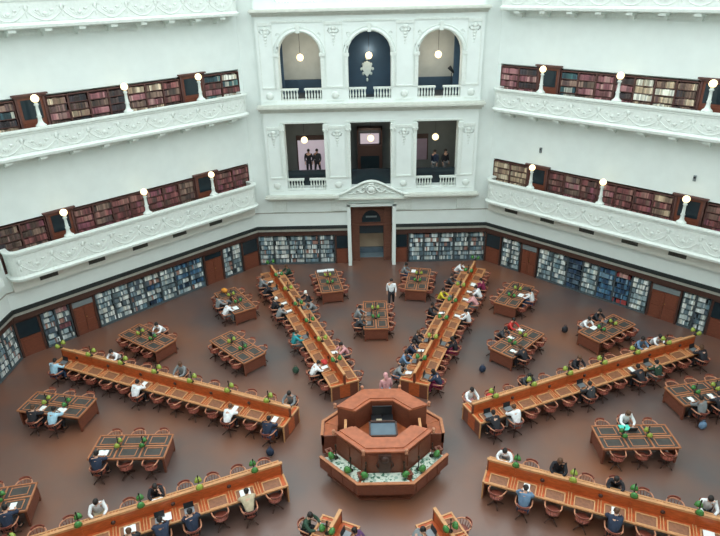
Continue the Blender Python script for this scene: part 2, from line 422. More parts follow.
# choose the shelves that show largest; their books are individuals, the rest one stuff object
sc_=[]
for i,(M,row,lab,deg,s,front,z) in enumerate(BOOKSH):
    if not row: continue
    c=M@Vector((0,0,0)); P=Vector((c.x,c.y,z+.1)); u,v_,d=proj(P)
    a=rad(deg); n=Vector((-math.cos(a),-math.sin(a),0)); cosv=max(0,(Vector(cam_d['loc'])-P).normalized().dot(n))
    vis=4<u<716 and 4<v_<532
    if 'middle' in lab and lab.endswith(('fourth shelf down',)): vis=False
    if 'lower' in lab and lab.endswith(('fourth shelf down',)): vis=False
    sc_.append(((cosv/d/d if vis else 0),i))
sc_.sort(reverse=True); chosen=set(); cnt=0
for v_,i in sc_:
    if cnt+len(BOOKSH[i][1])>300: break
    chosen.add(i); cnt+=len(BOOKSH[i][1])
BM={}
stuff=MB()
for i,(M,row,lab,deg,s,front,z) in enumerate(BOOKSH):
    for (x,zz,bw,bh,bd,c,cn) in row:
        lin=S(*c)
        if i in chosen:
            k=tuple(int(q//12) for q in c)
            if k not in BM:
                b_=MB(); b_.prism([(-.5,.06),(-.3,0),(.3,0),(.5,.06),(.5,1),(-.5,1)],0,1); b_.col=[lin]*len(b_.v); BM[k]=b_.mesh('book',M_book)
            o=link('book',BM[k],None,M@TR((x,.03,zz+.0))@Matrix.Diagonal((bw,bd,bh,1)))
            tag(o,'%s book on the %s'%(cn,lab.replace('the ','',1).split(' shelf')[0].replace('bookcase','bookcase') if False else lab_swap(lab,cn)) if False else None,'book')
            parts=lab.rsplit(' ',2 if lab.endswith('top shelf') else 3)
            o['label']=('%s book, %s, %s'%(cn,' '.join(parts[1:]),parts[0]))
            o['group']='%s books, %s'%(cn,lab)
        else:
            stuff.box(x-bw/2,x+bw/2,.03,.03+bd,zz,zz+bh,0,M,lin)
o=stuff.build('books',M_book); tag(o,'rows of assorted bound books filling the shelves around the room','books',kind='stuff')

# ------------------------------------------------------------------ doors and panels
dn=[0]
def door(deg,s0,s1,front,z0,z1,style,label):
    dn[0]+=1; w=s1-s0; c=(s0+s1)/2
    f=MB(); f.box(-w/2,-w/2+.1,0,.3,0,z1-z0); f.box(w/2-.1,w/2,0,.3,0,z1-z0); f.box(-w/2,w/2,0,.3,z1-z0-.1,z1-z0); f.box(-w/2+.1,w/2-.1,.1,.3,0,z1-z0-.1)
    H=z1-z0
    o=f.build('door_%d'%dn[0],M_dwood if style!='gal' else M_gcase,None,WF(deg)@TR((c,front,z0))); o['kind']='structure'; o['label']=label
    iw=w/2-.1
    if style=='gal':
        b_=MB(); b_.box(-w/2-.12,w/2+.12,-.14,.3,H,H+.07); b_.box(-w/2-.06,w/2+.06,-.08,.3,H-.07,H); b_.build('door_cap',M_gcase,o)
        MB().box(-iw+.12,iw-.12,.04,.1,H*.56,H-.2).build('door_glass',M_glassdk,o)
        b_=MB(); b_.box(-iw,iw,.06,.1,0,H-.1); b_.box(-iw+.12,iw-.12,.04,.06,.15,H*.5); b_.build('door_panel',M_rwood,o)
    elif style=='board':
        MB().box(-iw,iw,.04,.1,H*.52,H-.1).build('dark_glass_panel',M_glassdk,o)
        b_=MB(); b_.box(-iw,iw,.05,.1,0,H*.5); b_.box(-iw+.12,iw-.12,.03,.05,.18,H*.44); b_.build('door_panel',M_rwood,o)
    else:
        MB().box(-iw,iw,.02,.1,H-.42,H-.14).build('transom_glass',M_sign if style=='sign' else M_glassdk,o)
        b_=MB()
        for q in (-1,1):
            x0,x1=(-iw,-.01) if q<0 else (.01,iw)
            b_.box(x0,x1,.05,.1,0,H-.46); b_.box(x0+.08,x1-.08,.03,.05,.15,.75); b_.box(x0+.08,x1-.08,.03,.05,.85,H-.56)
        b_.build('door_panel',M_rwood,o)
        MB().ball((.06,.02,.95),.03,0,8,5).build('door_knob',M_brass,o)
for deg,wn in ((135,'left'),(45,'right')):
    for g in (1,2):
        zd=GAL[g][1]
        door(deg,-4.68,-3.42,17.36,zd,zd+2.35,'gal','wooden door'); door(deg,3.34,4.7,17.36,zd,zd+2.35,'gal','wooden door')
door(135,-7.29,-6.1,17.58,0,2.05,'board','door'); door(135,5.98,7.29,17.58,0,2.05,'board','door')
door(135,-4.6,-3.35,17.58,0,2.05,'sign','door'); door(135,3.25,4.58,17.58,0,2.05,'plain','door')
door(45,-7.29,-6.1,17.58,0,2.05,'board','door'); door(45,5.98,7.29,17.58,0,2.05,'board','door')
door(45,-4.7,-3.55,17.58,0,2.05,'sign','door'); door(45,3.05,4.6,17.58,0,2.05,'sign','door')
door(90,-2.36,-1.45,17.58,0,2.05,'board','door'); door(90,1.45,2.36,17.58,0,2.05,'board','door')
# ------------------------------------------------------------------ far pavilion
OPS=[(-5.05,-2.72),(-1.2,1.2),(2.7,5.13)]
PA=17.08; PB=17.9
mb=MB()
# solid pieces in the (s,z) plane of the projecting bay
xs=[-6.2,-5.05,-2.72,-1.2,1.2,2.7,5.13,6.25]
for i in (0,2,4,6): mb.box(xs[i],xs[i+1],PA,PB,4.6,16.6)
for a,b in OPS:
    mb.box(a,b,PA,PB,4.6,5.2); mb.box(a,b,PA+.1,PB,5.2,5.3); mb.box(a,b,PA,PB,9.22,10.5); mb.box(a,b,PA,PB,14.2,15.65)
    c=(a+b)/2; r=(b-a)/2; zs=14.14-r; n=14
    # spandrels around the arch
    arc=[(c+r*math.cos(PI*k/n),zs+r*math.sin(PI*k/n)) for k in range(n+1)]
    for k in range(n):
        (x1,z1),(x2,z2)=arc[k],arc[k+1]
        vs=[(x1,PA,z1),(x2,PA,z2),(x2,PA,14.2),(x1,PA,14.2),(x1,PB,z1),(x2,PB,z2),(x2,PB,14.2),(x1,PB,14.2)]
        mb.add(vs,[(0,1,2,3),(4,7,6,5),(0,4,5,1),(3,2,6,7),(1,5,6,2),(0,3,7,4)])
struct('wall_pavilion',mb,M_white,WF(90))
# relief trim of the pavilion
mb=MB()
M_corn=nmat('weathered_cornice_plaster',S(196,199,190),.75,.06,4)
mc=MB()
def cornice(z0,z1,out,s0=-6.3,s1=6.38):
    h=z1-z0; prof=[(s0,PA-.05),]
    for k,(a,o) in enumerate(((0,.12),(.3,.55),(.6,1.0),(.85,.8))):
        zz0=z0+h*a; zz1=z0+h*((.3,.6,.85,1)[k]); mc.box(s0-out*o*.3,s1+out*o*.3,PA-out*o,PA+.05,zz0,zz1)
cornice(14.95,15.32,.42); cornice(9.85,10.32,.45); 
cornice(4.55,4.92,.42,-6.3,-2.1); cornice(4.55,4.92,.42,2.1,6.38); cornice(4.5,4.7,.3,-2.1,2.1)
trim(mc,[M_corn],WF(90))
for a,b in OPS:
    c=(a+b)/2; r=(b-a)/2; zs=14.14-r
    mb.tube([(c+(r+.09)*math.cos(PI*k/16),PA-.03,zs+(r+.09)*math.sin(PI*k/16)) for k in range(17)],.085,6)
    mb.tube([(c+(r+.26)*math.cos(PI*k/16),PA-.0,zs+(r+.26)*math.sin(PI*k/16)) for k in range(17)],.03,5)
    for x in (a-.1,b+.1):
        mb.box(x-.1,x+.1,PA-.07,PA,11.2,zs); mb.box(x-.16,x+.16,PA-.12,PA,zs-.08,zs+.1)
        mb.box(x-.1,x+.1,PA-.07,PA,5.95,9.1); mb.box(x-.15,x+.15,PA-.13,PA,8.75,9.15); 
        for q in (-1,1): mb.ball((x+.1*q,PA-.1,8.85),.08,0,6,4)
    mb.box(c-.1,c+.1,PA-.13,PA,14.1,14.55)
    for z in (9.22,14.62): mb.box(a-.2,b+.2,PA-.06,PA,z+.03,z+.12)
    for q in (-1,1):
        mb.tube([(c+q*r*.95+q*.1*math.cos(t),PA-.01,14.0+.12*math.sin(t)) for t in [k*.7 for k in range(9)]],.022,4)
for c in (-5.68,-1.96,1.95,5.72):
    w=.38 if abs(c)>3 else .5
    for z0,z1 in ((11.2,14.7),(5.95,9.1)):
        mb.box(c-w,c+w,PA-.05,PA,z0,z0+.08); mb.box(c-w,c+w,PA-.06,PA,z1-.2,z1-.05)
        mb.box(c-w,c-w+.05,PA-.035,PA,z0,z1); mb.box(c+w-.05,c+w,PA-.035,PA,z0,z1)
        # hanging bell-flower drop
        for k in range(6): mb.ball((c,PA-.02,z1-.38-.17*k),.17-.024*k,0,7,4,sc=(1,.35,.7))
        for q in (-1,1): mb.tube([(c+q*.2,PA-.02,z1-.35),(c+q*.3,PA-.02,z1-.5),(c+q*.2,PA-.02,z1-.62),(c+q*.1,PA-.02,z1-.55)],.025,4)
    for z in (5.5,10.8):
        mb.ball((c,PA-.02,z),.2,0,8,5,sc=(1.1,.3,1)); mb.box(c-w,c+w,PA-.03,PA,z-.33,z-.28)
    for z0,z1 in ((3.78,4.5),):
        mb.box(c-w-.05,c+w+.05,17.25,17.42,z0,z1); mb.box(c-w-.1,c+w+.1,17.2,17.42,z1-.12,z1)
mb.box(-6.25,6.3,17.32,17.42,4.42,4.56)
trim(mb,[M_relief],WF(90))
# pediment over the doorway with its cartouche
mb=MB()
pts=[(-2.3,4.7)]; top=[]
for k in range(21):
    t=k/20; x=-2.3+4.6*t; u=abs(x)/2.3; z=4.92+.86*(1-u*u*(3-2*u)); top.append((x,z))
for (x1,z1),(x2,z2) in zip(top,top[1:]):
    vs=[(x1,PA-.12,4.68),(x2,PA-.12,4.68),(x2,PA-.12,z2-.1),(x1,PA-.12,z1-.1),(x1,PA,4.68),(x2,PA,4.68),(x2,PA,z2),(x1,PA,z1)]
    mb.add(vs,[(0,1,2,3),(4,7,6,5),(0,4,5,1),(3,2,6,7),(1,5,6,2),(0,3,7,4)])
mb.sweep([(0,0),(1,0)],[(0,0),(.01,0),(.01,.01)])  # tiny key under the cap
mb.tube([(x,PA-.2,z-.04) for x,z in top],.075,6)
mb.tube([(x,PA-.1,z-.2) for x,z in top[2:-2]],.03,5)
C=(0,PA-.22,5.22)
mb.tube([(.3*math.cos(t),C[1],C[2]+.26*math.sin(t)) for t in [k*PI/8 for k in range(16)]],.06,6,closed=True)
mb.ball(C,.24,0,10,6,sc=(1,.4,.85))
for q in (-1,1):
    mb.tube([(q*(.38+.03*k+ .16*math.cos(k*.7)),C[1]+.02,C[2]-.02+.16*math.sin(k*.7)) for k in range(10)],.04,5)
    mb.tube([(q*(.8+.1*math.cos(k*.8)+.03*k),C[1]+.04,C[2]-.15+.09*math.sin(k*.8)) for k in range(9)],.03,5)
    mb.ball((q*1.25,C[1]+.06,C[2]-.25),.1,0,7,4,sc=(2,.4,.6))
mb.ball((0,C[1],C[2]+.36),.12,0,8,5,sc=(1.5,.5,.8))
trim(mb,[M_relief],WF(90))
# white surround of the central doorway
mb=MB()
mb.box(-1.52,-1.3,17.2,17.95,0,4.15); mb.box(1.3,1.52,17.2,17.95,0,4.15); mb.box(-1.52,1.52,17.2,17.95,4.02,4.2)
trim(mb,[M_white],WF(90))
# balustrades
def balustrade(s,z,label,w=1.0,h=.58):
    t=thing('balustrade',WF(90)@TR((s,PA+.12,z)),label,'balustrade','balustrades below the openings of the far bay')
    MB().box(-w/2,w/2,-.12,.14,h,h+.09).build('top_rail',M_relief,t); MB().box(-w/2,w/2,-.1,.12,0,.05).build('bottom_rail',M_relief,t)
    prof=[(.035,.03),(.05,.08),(.03,.14),(.055,.26),(.045,.36),(.025,.46),(.045,.52),(.045,h)]
    me=None
    for k in range(6):
        if me is None: me=MB().lathe(prof,8).mesh('baluster',M_relief)
        b_=link('baluster',me,t); b_.location=(-w/2+w/12+k*w/6,0,0)
bi=0
for z,fl in ((10.5,'upper'),(5.22,'lower'),(15.6,'top')):
    for j,(a,b) in enumerate(OPS):
        if fl=='lower' and j==1: continue
        for q,(c) in enumerate((a+.5,b-.5)):
            balustrade(c,z,'white balustrade %s half below the %s %s opening'%(('left','right')[q],fl,('left','middle','right')[j]))
# dark backing behind the balusters: parapet slabs already stand there (wall_pavilion); rooms behind
def room(z0,z1,s0,s1,d0,d1,wm,fm,nm,cm=None):
    mb=MB(); mb.box(s0,s1,d1,d1+.1,z0,z1,0); mb.box(s0-.1,s0,d0,d1+.1,z0,z1,0); mb.box(s1,s1+.1,d0,d1+.1,z0,z1,0)
    mb.box(s0-.1,s1+.1,d0,d1+.1,z1,z1+.1,0); mb.box(s0-.1,s1+.1,d0,d1+.1,z0-.1,z0,1)
    return struct('wall_'+nm,mb,[wm,fm],WF(90))
room(10.5,14.6,-5.9,-1.5,17.9,20.2,M_greyroom,M_roomfloor,'upper_room_left')
room(10.5,14.6,-1.38,1.38,17.9,18.9,M_navy,M_roomfloor,'upper_room_middle')
room(10.5,14.6,1.5,5.95,17.9,20.2,M_greyroom,M_roomfloor,'upper_room_right')
room(5.2,9.5,-5.9,-1.5,17.9,21.0,M_greydk,M_roomfloor,'lower_room_left')
room(5.2,9.5,-1.38,1.38,17.9,21.0,M_greydk,M_roomfloor,'lower_room_middle')
room(5.2,9.5,1.5,5.95,17.9,21.0,M_greydk,M_roomfloor,'lower_room_right')
# dark dado and jambs in upper rooms
mb=MB(); mb.box(-5.85,-1.55,20.0,20.19,10.5,11.25); mb.box(1.55,5.9,20.0,20.19,10.5,11.25); mb.box(-5.88,-4.95,18.3,18.45,10.5,14.5); mb.box(4.85,5.9,18.3,18.45,10.5,14.5)
trim(mb,[M_navy],WF(90))
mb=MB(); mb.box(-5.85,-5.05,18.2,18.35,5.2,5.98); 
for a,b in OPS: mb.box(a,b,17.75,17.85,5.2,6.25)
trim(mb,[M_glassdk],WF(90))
# lilac panes in the lower rooms: added glow at left, plain at right
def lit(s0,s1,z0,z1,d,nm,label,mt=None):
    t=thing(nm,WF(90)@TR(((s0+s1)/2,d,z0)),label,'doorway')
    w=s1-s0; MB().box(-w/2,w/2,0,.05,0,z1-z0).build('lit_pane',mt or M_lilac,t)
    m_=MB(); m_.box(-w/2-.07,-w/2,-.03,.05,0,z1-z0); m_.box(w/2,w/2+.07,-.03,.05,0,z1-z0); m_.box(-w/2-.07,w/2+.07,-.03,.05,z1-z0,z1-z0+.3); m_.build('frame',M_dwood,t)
lit(-4.7,-2.6,5.2,7.35,20.9,'glow_doorway','doorway filled by a glowing lilac pane behind the two figures in lower left opening')
lit(2.2,3.75,5.9,7.3,20.9,'unlit_panel','dim lilac panel in the lower right opening',M_mauve)
t=thing('display_cabinet',WF(90)@TR((0,20.2,5.2)),'dark cabinet with glowing lilac pane behind the lower middle opening','cabinet')
m_=MB(); m_.box(-.75,.75,0,.6,0,1.9); m_.box(-.8,-.7,-.02,.6,0,3.0); m_.box(.7,.8,-.02,.6,0,3.0); m_.box(-.8,.8,-.02,.6,2.85,3.0); m_.build('body',M_dwood,t)
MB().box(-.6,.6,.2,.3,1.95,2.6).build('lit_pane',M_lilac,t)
MB().box(-.6,.6,-.02,0,.3,1.2).build('door',M_glassdk,t)
# pale ornate crest on the dark middle wall
t=thing('wall_crest',WF(90)@TR((-.12,18.84,11.95)),'pale ornate crest hung on the dark blue wall of the middle arch','ornament')
m_=MB(); m_.prism([(-.24,.3),(-.12,.42),(0,.34),(.12,.42),(.24,.3),(.28,.05),(.17,-.25),(0,-.42),(-.17,-.25),(-.28,.05)],0,.06,0,Matrix.Rotation(PI/2,4,'X')); m_.build('shield',M_relief,t)
m_=MB()
for a in range(8): m_.ball((.33*math.cos(a*PI/4),0,.36*math.sin(a*PI/4)),.08,0,6,4,sc=(1,.5,1.2))
m_.ball((0,0,.62),.12,0,8,5,sc=(.8,.4,1.2)); m_.ball((0,0,-.6),.08,0,8,5,sc=(.8,.4,1.4)); m_.build('scrollwork',M_relief,t)
# hanging globes
for j,(s,z,nm) in enumerate(((-3.95,12.72,'upper left'),(-.02,12.75,'upper middle'),(3.95,12.72,'upper right'),(-4.0,7.98,'lower left'),(0.03,8.0,'lower middle'),(3.95,8.0,'lower right'))):
    top=14.6 if z>10 else 9.5
    t=thing('pendant_lamp',WF(90)@TR((s,18.3,z)),'round glowing pendant globe hanging in the %s opening of the far wall'%nm,'lamp','pendant globes in the far wall openings')
    MB().ball((0,0,0),.2,0,16,10).build('globe',M_globe,t); MB().tube([(0,0,.18),(0,0,top-z)],.012,5).build('cord',M_black,t)
# doorway portal and vestibule
mb=MB(); PF=17.95
mb.box(-1.3,-.78,PF,PF+.5,0,4.02); mb.box(.78,1.3,PF,PF+.5,0,4.02)
mb.box(-.78,.78,PF+.1,PF+.4,2.45,2.62); mb.box(-1.3,1.3,PF-.08,PF+.1,2.5,2.62); mb.box(-.78,.78,PF+.12,PF+.35,3.55,4.02)
n=12; 
for k in range(n):
    a1=PI*k/n;a2=PI*(k+1)/n; x1,z1=.62*math.cos(a1),2.72+.75*math.sin(a1); x2,z2=.62*math.cos(a2),2.72+.75*math.sin(a2)
    mb.add([(x1,PF+.12,z1),(x2,PF+.12,z2),(x2,PF+.12,3.6),(x1,PF+.12,3.6),(x1,PF+.3,z1),(x2,PF+.3,z2),(x2,PF+.3,3.6),(x1,PF+.3,3.6)],[(0,1,2,3),(4,7,6,5),(0,4,5,1),(3,2,6,7),(1,5,6,2),(0,3,7,4)])
mb.box(-.78,-.6,PF+.12,PF+.3,2.6,3.6); mb.box(.6,.78,PF+.12,PF+.3,2.6,3.6)
for q in (-1,1):
    for z in (.2,1.5,2.75): mb.box(q*1.04-.17,q*1.04+.17,PF-.03,PF,z,z+1.05)
M_portal=nmat('portal_wood',S(106,66,52),.45,.2,6,stretch=(1,1,4))
o=mb.build('door_%d'%(dn[0]+1),[M_portal],None,WF(90)); o['kind']='structure'; dn[0]+=1
MB().box(-.62,.62,PF+.22,PF+.26,2.62,3.5).build('lunette_glass',M_glassdk,o); MB().box(-.35,.35,PF+.18,PF+.21,2.95,3.05).build('lunette_bar',M_sign,o)
MB().box(-.78,.78,PF+.2,PF+.24,1.85,2.45).build('transom_glass',M_glassdk,o)
mb=MB(); mb.box(-1.4,-1.3,PF,PF+1.5,0,4.2); mb.box(1.3,1.4,PF,PF+1.5,0,4.2); mb.box(-1.4,1.4,PF,PF+1.5,4.1,4.2); mb.box(-1.4,1.4,PF+1.4,PF+1.5,0,4.2); mb.box(-1.3,1.3,PF+.5,PF+1.4,-.02,.02,1)
struct('wall_vestibule',mb,[M_beige,M_bluefloor],WF(90))
mb=MB(); mb.box(-1.25,1.25,PF+1.2,PF+1.38,0.03,.4); o=mb.build('counter',M_screen,None,WF(90)); tag(o,'low blue-grey counter beyond the central doorway','counter')

# ------------------------------------------------------------------ chair
def make_chair():
    t=thing('armchair',TR((0,0,0)),'','chair')
    m_=MB(); pts=[]
    for k in range(20):
        a=2*PI*k/20; pts.append((.235*math.cos(a)*(1.0),.225*math.sin(a)+ (0.01 if math.sin(a)>0 else 0)))
    m_.prism(pts,.435,.47); m_.prism([(x*.85,y*.85) for x,y in pts],.42,.436); m_.build('seat',M_chair,t)
    arc=[(.27*math.cos(a),-.02+.27*math.sin(a),.70+.0*k) for k,a in enumerate([PI+ -0.35+ (PI+.7)*j/12 for j in range(13)])]
    arc=[(.27,.2,.68)]+[( .27*math.cos(a),-.03+.25*math.sin(a),.70) for a in [0-PI*j/12 for j in range(13)]]+[(-.27,.2,.68)]
    m_=MB(); m_.tube(arc,.026,6); m_.build('arm_rail',M_chairrim,t)
    m_=MB(); hi=[(.22*math.cos(a),-.06+.23*math.sin(a)) for a in [-PI*(.18+.64*j/8) for j in range(9)]]
    for (x1,y1),(x2,y2) in zip(hi,hi[1:]):
        vs=[(x1,y1,.70),(x2,y2,.70),(x2*1.04,y2-.015,.79),(x1*1.04,y1-.015,.79)]
        vs+=[(x*1.12,y-.02,z) for x,y,z in vs]; m_.add(vs,[(0,1,2,3),(4,7,6,5),(0,4,5,1),(3,2,6,7),(1,5,6,2),(0,3,7,4)])
    m_.build('backrest',M_chair,t)
    m_=MB()
    for j in range(8):
        a=-PI*(.02+.96*j/7); m_.tube([(.2*math.cos(a),-.0+.19*math.sin(a),.46),(.262*math.cos(a),-.03+.245*math.sin(a),.70)],.011,5)
    m_.build('spindles',M_chair,t)
    m_=MB(); m_.lathe([(.05,.12),(.035,.2),(.03,.3),(.06,.4),(.12,.425)],10); m_.build('pedestal',M_dwood,t)
    lg=MB(); lg.tube([(.03,0,.17),(.14,0,.12),(.27,0,.035)],[.03,.026,.02],6); lg.ball((.27,0,.025),.025,0,6,4); lm=lg.mesh('foot',M_dwood)
    for k in range(4): b_=link('foot',lm,t); b_.rotation_euler=(0,0,PI/4+k*PI/2)
    return t
CH=make_chair()
def seatM(deg,r,w,z=0,extra=0.):  # faces the desk's centre line
    p=RP(deg,r,w,z); a=rad(deg)
    dirn=Vector((-math.sin(a)*w,math.cos(a)*w,0)).normalized()   # towards axis
    ang=math.atan2(dirn.y,dirn.x)-PI/2
    return TR(p)@RZ(ang+extra)

# ------------------------------------------------------------------ people
def skin_mesh(name,V,E,mat,root=0,sub=1):
    me=bpy.data.meshes.new('tmp'); me.from_pydata([v[0] for v in V],E,[]); 
    o=bpy.data.objects.new('tmp',me); COL.objects.link(o)
    sk=o.modifiers.new('s','SKIN'); sk.use_smooth_shade=True
    sv=me.skin_vertices[0].data if me.skin_vertices else None
    if sv is None:
        bm=bmesh.new(); bm.from_mesh(me); bm.verts.layers.skin.verify(); bm.to_mesh(me); bm.free(); sv=me.skin_vertices[0].data
    for i,v in enumerate(V):
        r=v[1]; sv[i].radius=(r,r) if not isinstance(r,tuple) else r
        sv[i].use_root=(i==root)
    if sub: ss=o.modifiers.new('u','SUBSURF'); ss.levels=sub; ss.render_levels=sub
    bpy.context.view_layer.update()
    dg=bpy.context.evaluated_depsgraph_get(); out=bpy.data.meshes.new_from_object(o.evaluated_get(dg)); out.name=name
    out.materials.clear(); out.materials.append(mat)
    for p in out.polygons: p.use_smooth=True
    bpy.data.objects.remove(o); bpy.data.meshes.remove(me); return out
def join_meshes(name,A,extra,mat):
    bm=bmesh.new(); bm.from_mesh(A)
    bm.from_mesh(extra); me=bpy.data.meshes.new(name); bm.to_mesh(me); bm.free(); me.materials.append(mat)
    for p in me.polygons: p.use_smooth=True
    return me
def figure(pose):
    """skeleton dict of joints -> meshes body, shirt, trousers, hair, shoes"""
    J=pose; V=[];E=[];ix={}
    def v(n,p,r): ix[n]=len(V); V.append((p,r)); return ix[n]
    def chain(names):
        for a,b in zip(names,names[1:]): E.append((ix[a],ix[b]))
    v('pel',J['pel'],.11); v('spi',J['spi'],.1); v('che',J['che'],.115); v('nb',J['nb'],(.07,.06)); v('nk',J['nk'],.05)
    v('hd',J['hd'],(.078,.088)); v('ht',J['ht'],(.075,.085)); v('top',J['top'],(.045,.05))
    chain(['pel','spi','che','nb','nk','hd','ht','top'])
    for s,q in (('l',-1),('r',1)):
        for n,r in (('sh',.058),('el',.042),('wr',.028),('pa',(.036,.018))): v(n+s,J[n+s],r)
        E.append((ix['che'],ix['sh'+s])); chain(['sh'+s,'el'+s,'wr'+s,'pa'+s])
        W=Vector(J['wr'+s]); P=Vector(J['pa'+s]); d=(P-W).normalized(); side=d.cross(Vector((0,0,1))).normalized(); dn_=Vector((0,0,-1))
        for k,(off,ln) in enumerate(((-.027,.062),(-.009,.075),(.009,.07),(.027,.052))):
            a='f%d%s'%(k,s); b='g%d%s'%(k,s); 
            v(a,tuple(P+side*off+d*(.03)),.009); v(b,tuple(P+side*off*1.15+d*(.03+ln*.75)+dn_*.018),.007); E.append((ix['pa'+s],ix[a])); E.append((ix[a],ix[b]))
        th=side*(-.04 if (side.x*q>0) else .04)
        v('t'+s,tuple(W+d*.03+th),.01); v('u'+s,tuple(W+d*.07+th*1.25+dn_*.01),.008); E.append((ix['wr'+s],ix['t'+s])); E.append((ix['t'+s],ix['u'+s]))
        for n,r in (('hi',.085),('kn',.06),('an',.04),('to',.035)): v(n+s,J[n+s],r)
        E.append((ix['pel'],ix['hi'+s])); chain(['hi'+s,'kn'+s,'an'+s,'to'+s])
    body=skin_mesh('body',V,E,M_skin)
    # facial features joined to the head
    hd=Vector(J['hd']); ht=Vector(J['ht']); upn=(ht-hd).normalized(); fwd=Vector(J.get('face',(0,1,0))).normalized(); sd=fwd.cross(upn).normalized(); c=(hd+ht)/2
    ex=MB(); ex.tube([c+fwd*.085+upn*.015,c+fwd*.108-upn*.02,c+fwd*.09-upn*.028],[.008,.014,.01],5)
    for q in (-1,1): ex.ball(c+sd*q*.083-upn*.005,.022,0,6,4,sc=(.5,1,1.4))
    ex.tube([c+fwd*.09-upn*.055+sd*x for x in(-.02,0,.02)],.006,4)
    em=ex.mesh('x',M_skin); body=join_meshes('body',body,em,M_skin)
    # clothing
    def sub(names,edges,rr,nm,mat):
        VV=[(J[n],rr[i]) for i,n in enumerate(names)]; EE=[(names.index(a),names.index(b)) for a,b in edges]; return skin_mesh(nm,VV,EE,mat)
    sh=sub(['spi','pel2','che','nb','shl','ell','wrl2','shr','elr','wrr2'],[('spi','pel2'),('spi','che'),('che','nb'),('che','shl'),('shl','ell'),('ell','wrl2'),('che','shr'),('shr','elr'),('elr','wrr2')],
        [(.15,.14),(.165,.145),(.185,.16),(.085,.08),.078,.058,.042,.078,.058,.042],'shirt',M_paper)
    tr=sub(['pel','hil','knl','anl2','hir','knr','anr2'],[('pel','hil'),('hil','knl'),('knl','anl2'),('pel','hir'),('hir','knr'),('knr','anr2')],[(.165,.125),.1,.078,.06,.1,.078,.06],'trousers',M_paper)
    h=MB(); M=Matrix((sd,fwd,upn)).transposed().to_4x4(); M=TR(c+upn*.035-fwd*.015)@M
    h.ball((0,0,0),.1,0,12,8,M,sc=(.93,1.02,1.0)); h.ball((0,-.05,-.05),.075,0,10,6,M,sc=(1,.8,1.0)); hair=h.mesh('hair',M_hair)
    lh=MB(); lh.ball((0,0,0),.105,0,12,8,M,sc=(.97,1.02,1.0)); lh.ball((0,-.06,-.1),.09,0,10,6,M,sc=(1,.7,1.5)); lh.ball((0,-.05,-.2),.075,0,10,6,M,sc=(1.1,.6,1.2)); lhair=lh.mesh('hair',M_hair)
    so=MB()
    for s in 'lr':
        a=Vector(J['an'+s]); b=Vector(J['to'+s]); 
        so.ball((a+b)/2-Vector((0,0,.02)),.05,0,8,5,TR((0,0,0)),sc=(.95,1,1)); so.ball(b-Vector((0,0,.005)),.047,0,8,5,sc=(1,1.3,.8)); so.ball(a-Vector((0,0,.03)),.045,0,8,5)
    shoes=so.mesh('shoes',M_black)
    return dict(body=body,shirt=sh,trousers=tr,hair=hair,lhair=lhair,shoes=shoes)
def seated(lean,turn=0,hand=0,legs=.40):
    # lean: forward shift of chest in metres
    J={}
    J['pel']=(0,-.03,.56); J['pel2']=(0,-.02,.6); J['spi']=(0,lean*.3,.75); J['che']=(0,lean*.75,.95-lean*.15); J['nb']=(0,lean+.02,1.09-lean*.25); J['nk']=(turn*.02,lean+.05,1.15-lean*.3)
    J['hd']=(turn*.03,lean+.09,1.20-lean*.3); J['ht']=(turn*.03,lean+.10,1.27-lean*.3); J['top']=(turn*.03,lean+.09,1.32-lean*.3); J['face']=(turn*.5,1,-.45)
    for s,q in (('l',-1),('r',1)):
        J['sh'+s]=(q*.185,lean*.85,1.04-lean*.2); J['el'+s]=(q*.27,lean*.6+.22,.84); J['wr'+s]=(q*.14,.47+lean*.2,.80); J['pa'+s]=(q*.10,.54+lean*.2,.80)
        if hand==q: J['el'+s]=(q*.22,.44,.80); J['wr'+s]=(q*.12,lean+.2,1.0-lean*.2); J['pa'+s]=(q*.09,lean+.15,1.1-lean*.25)
        J['wr'+s+'2']=tuple(Vector(J['el'+s]).lerp(Vector(J['wr'+s]),.85))
        J['hi'+s]=(q*.1,.02,.545); J['kn'+s]=(q*.13,.42,.55); J['an'+s]=(q*.13,legs,.11); J['to'+s]=(q*.15,legs+.14,.045)
        J['an'+s+'2']=(q*.13,legs,.15)
    return J
def standing(stride=.12,arms=.1):
    J={'pel':(0,0,.96),'pel2':(0,0,.92),'spi':(0,.01,1.15),'che':(0,.02,1.36),'nb':(0,.02,1.5),'nk':(0,.03,1.55),'hd':(0,.04,1.61),'ht':(0,.05,1.69),'top':(0,.04,1.74),'face':(0,1,-.15)}
    for s,q in (('l',-1),('r',1)):
        J['sh'+s]=(q*.19,.02,1.43); J['el'+s]=(q*.25,-q*arms*.5,1.16); J['wr'+s]=(q*.24,-q*arms+.08,.93); J['pa'+s]=(q*.235,-q*arms+.1,.86)
        J['wr'+s+'2']=tuple(Vector(J['el'+s]).lerp(Vector(J['wr'+s]),.85))
        J['hi'+s]=(q*.1,0,.92); J['kn'+s]=(q*.11,q*stride+.03,.5); J['an'+s]=(q*.11,q*stride*1.6-.04,.1); J['to'+s]=(q*.13,q*stride*1.6+.1,.045); J['an'+s+'2']=(q*.11,q*stride*1.6-.04,.15)
    return J
POSES=[figure(seated(.12)),figure(seated(.26,turn=.6)),figure(seated(.02,turn=-.6)),figure(seated(.2,hand=1)),figure(seated(.2,turn=.3,hand=-1))]
STAND=[figure(standing()),figure(standing(.03,.02))]
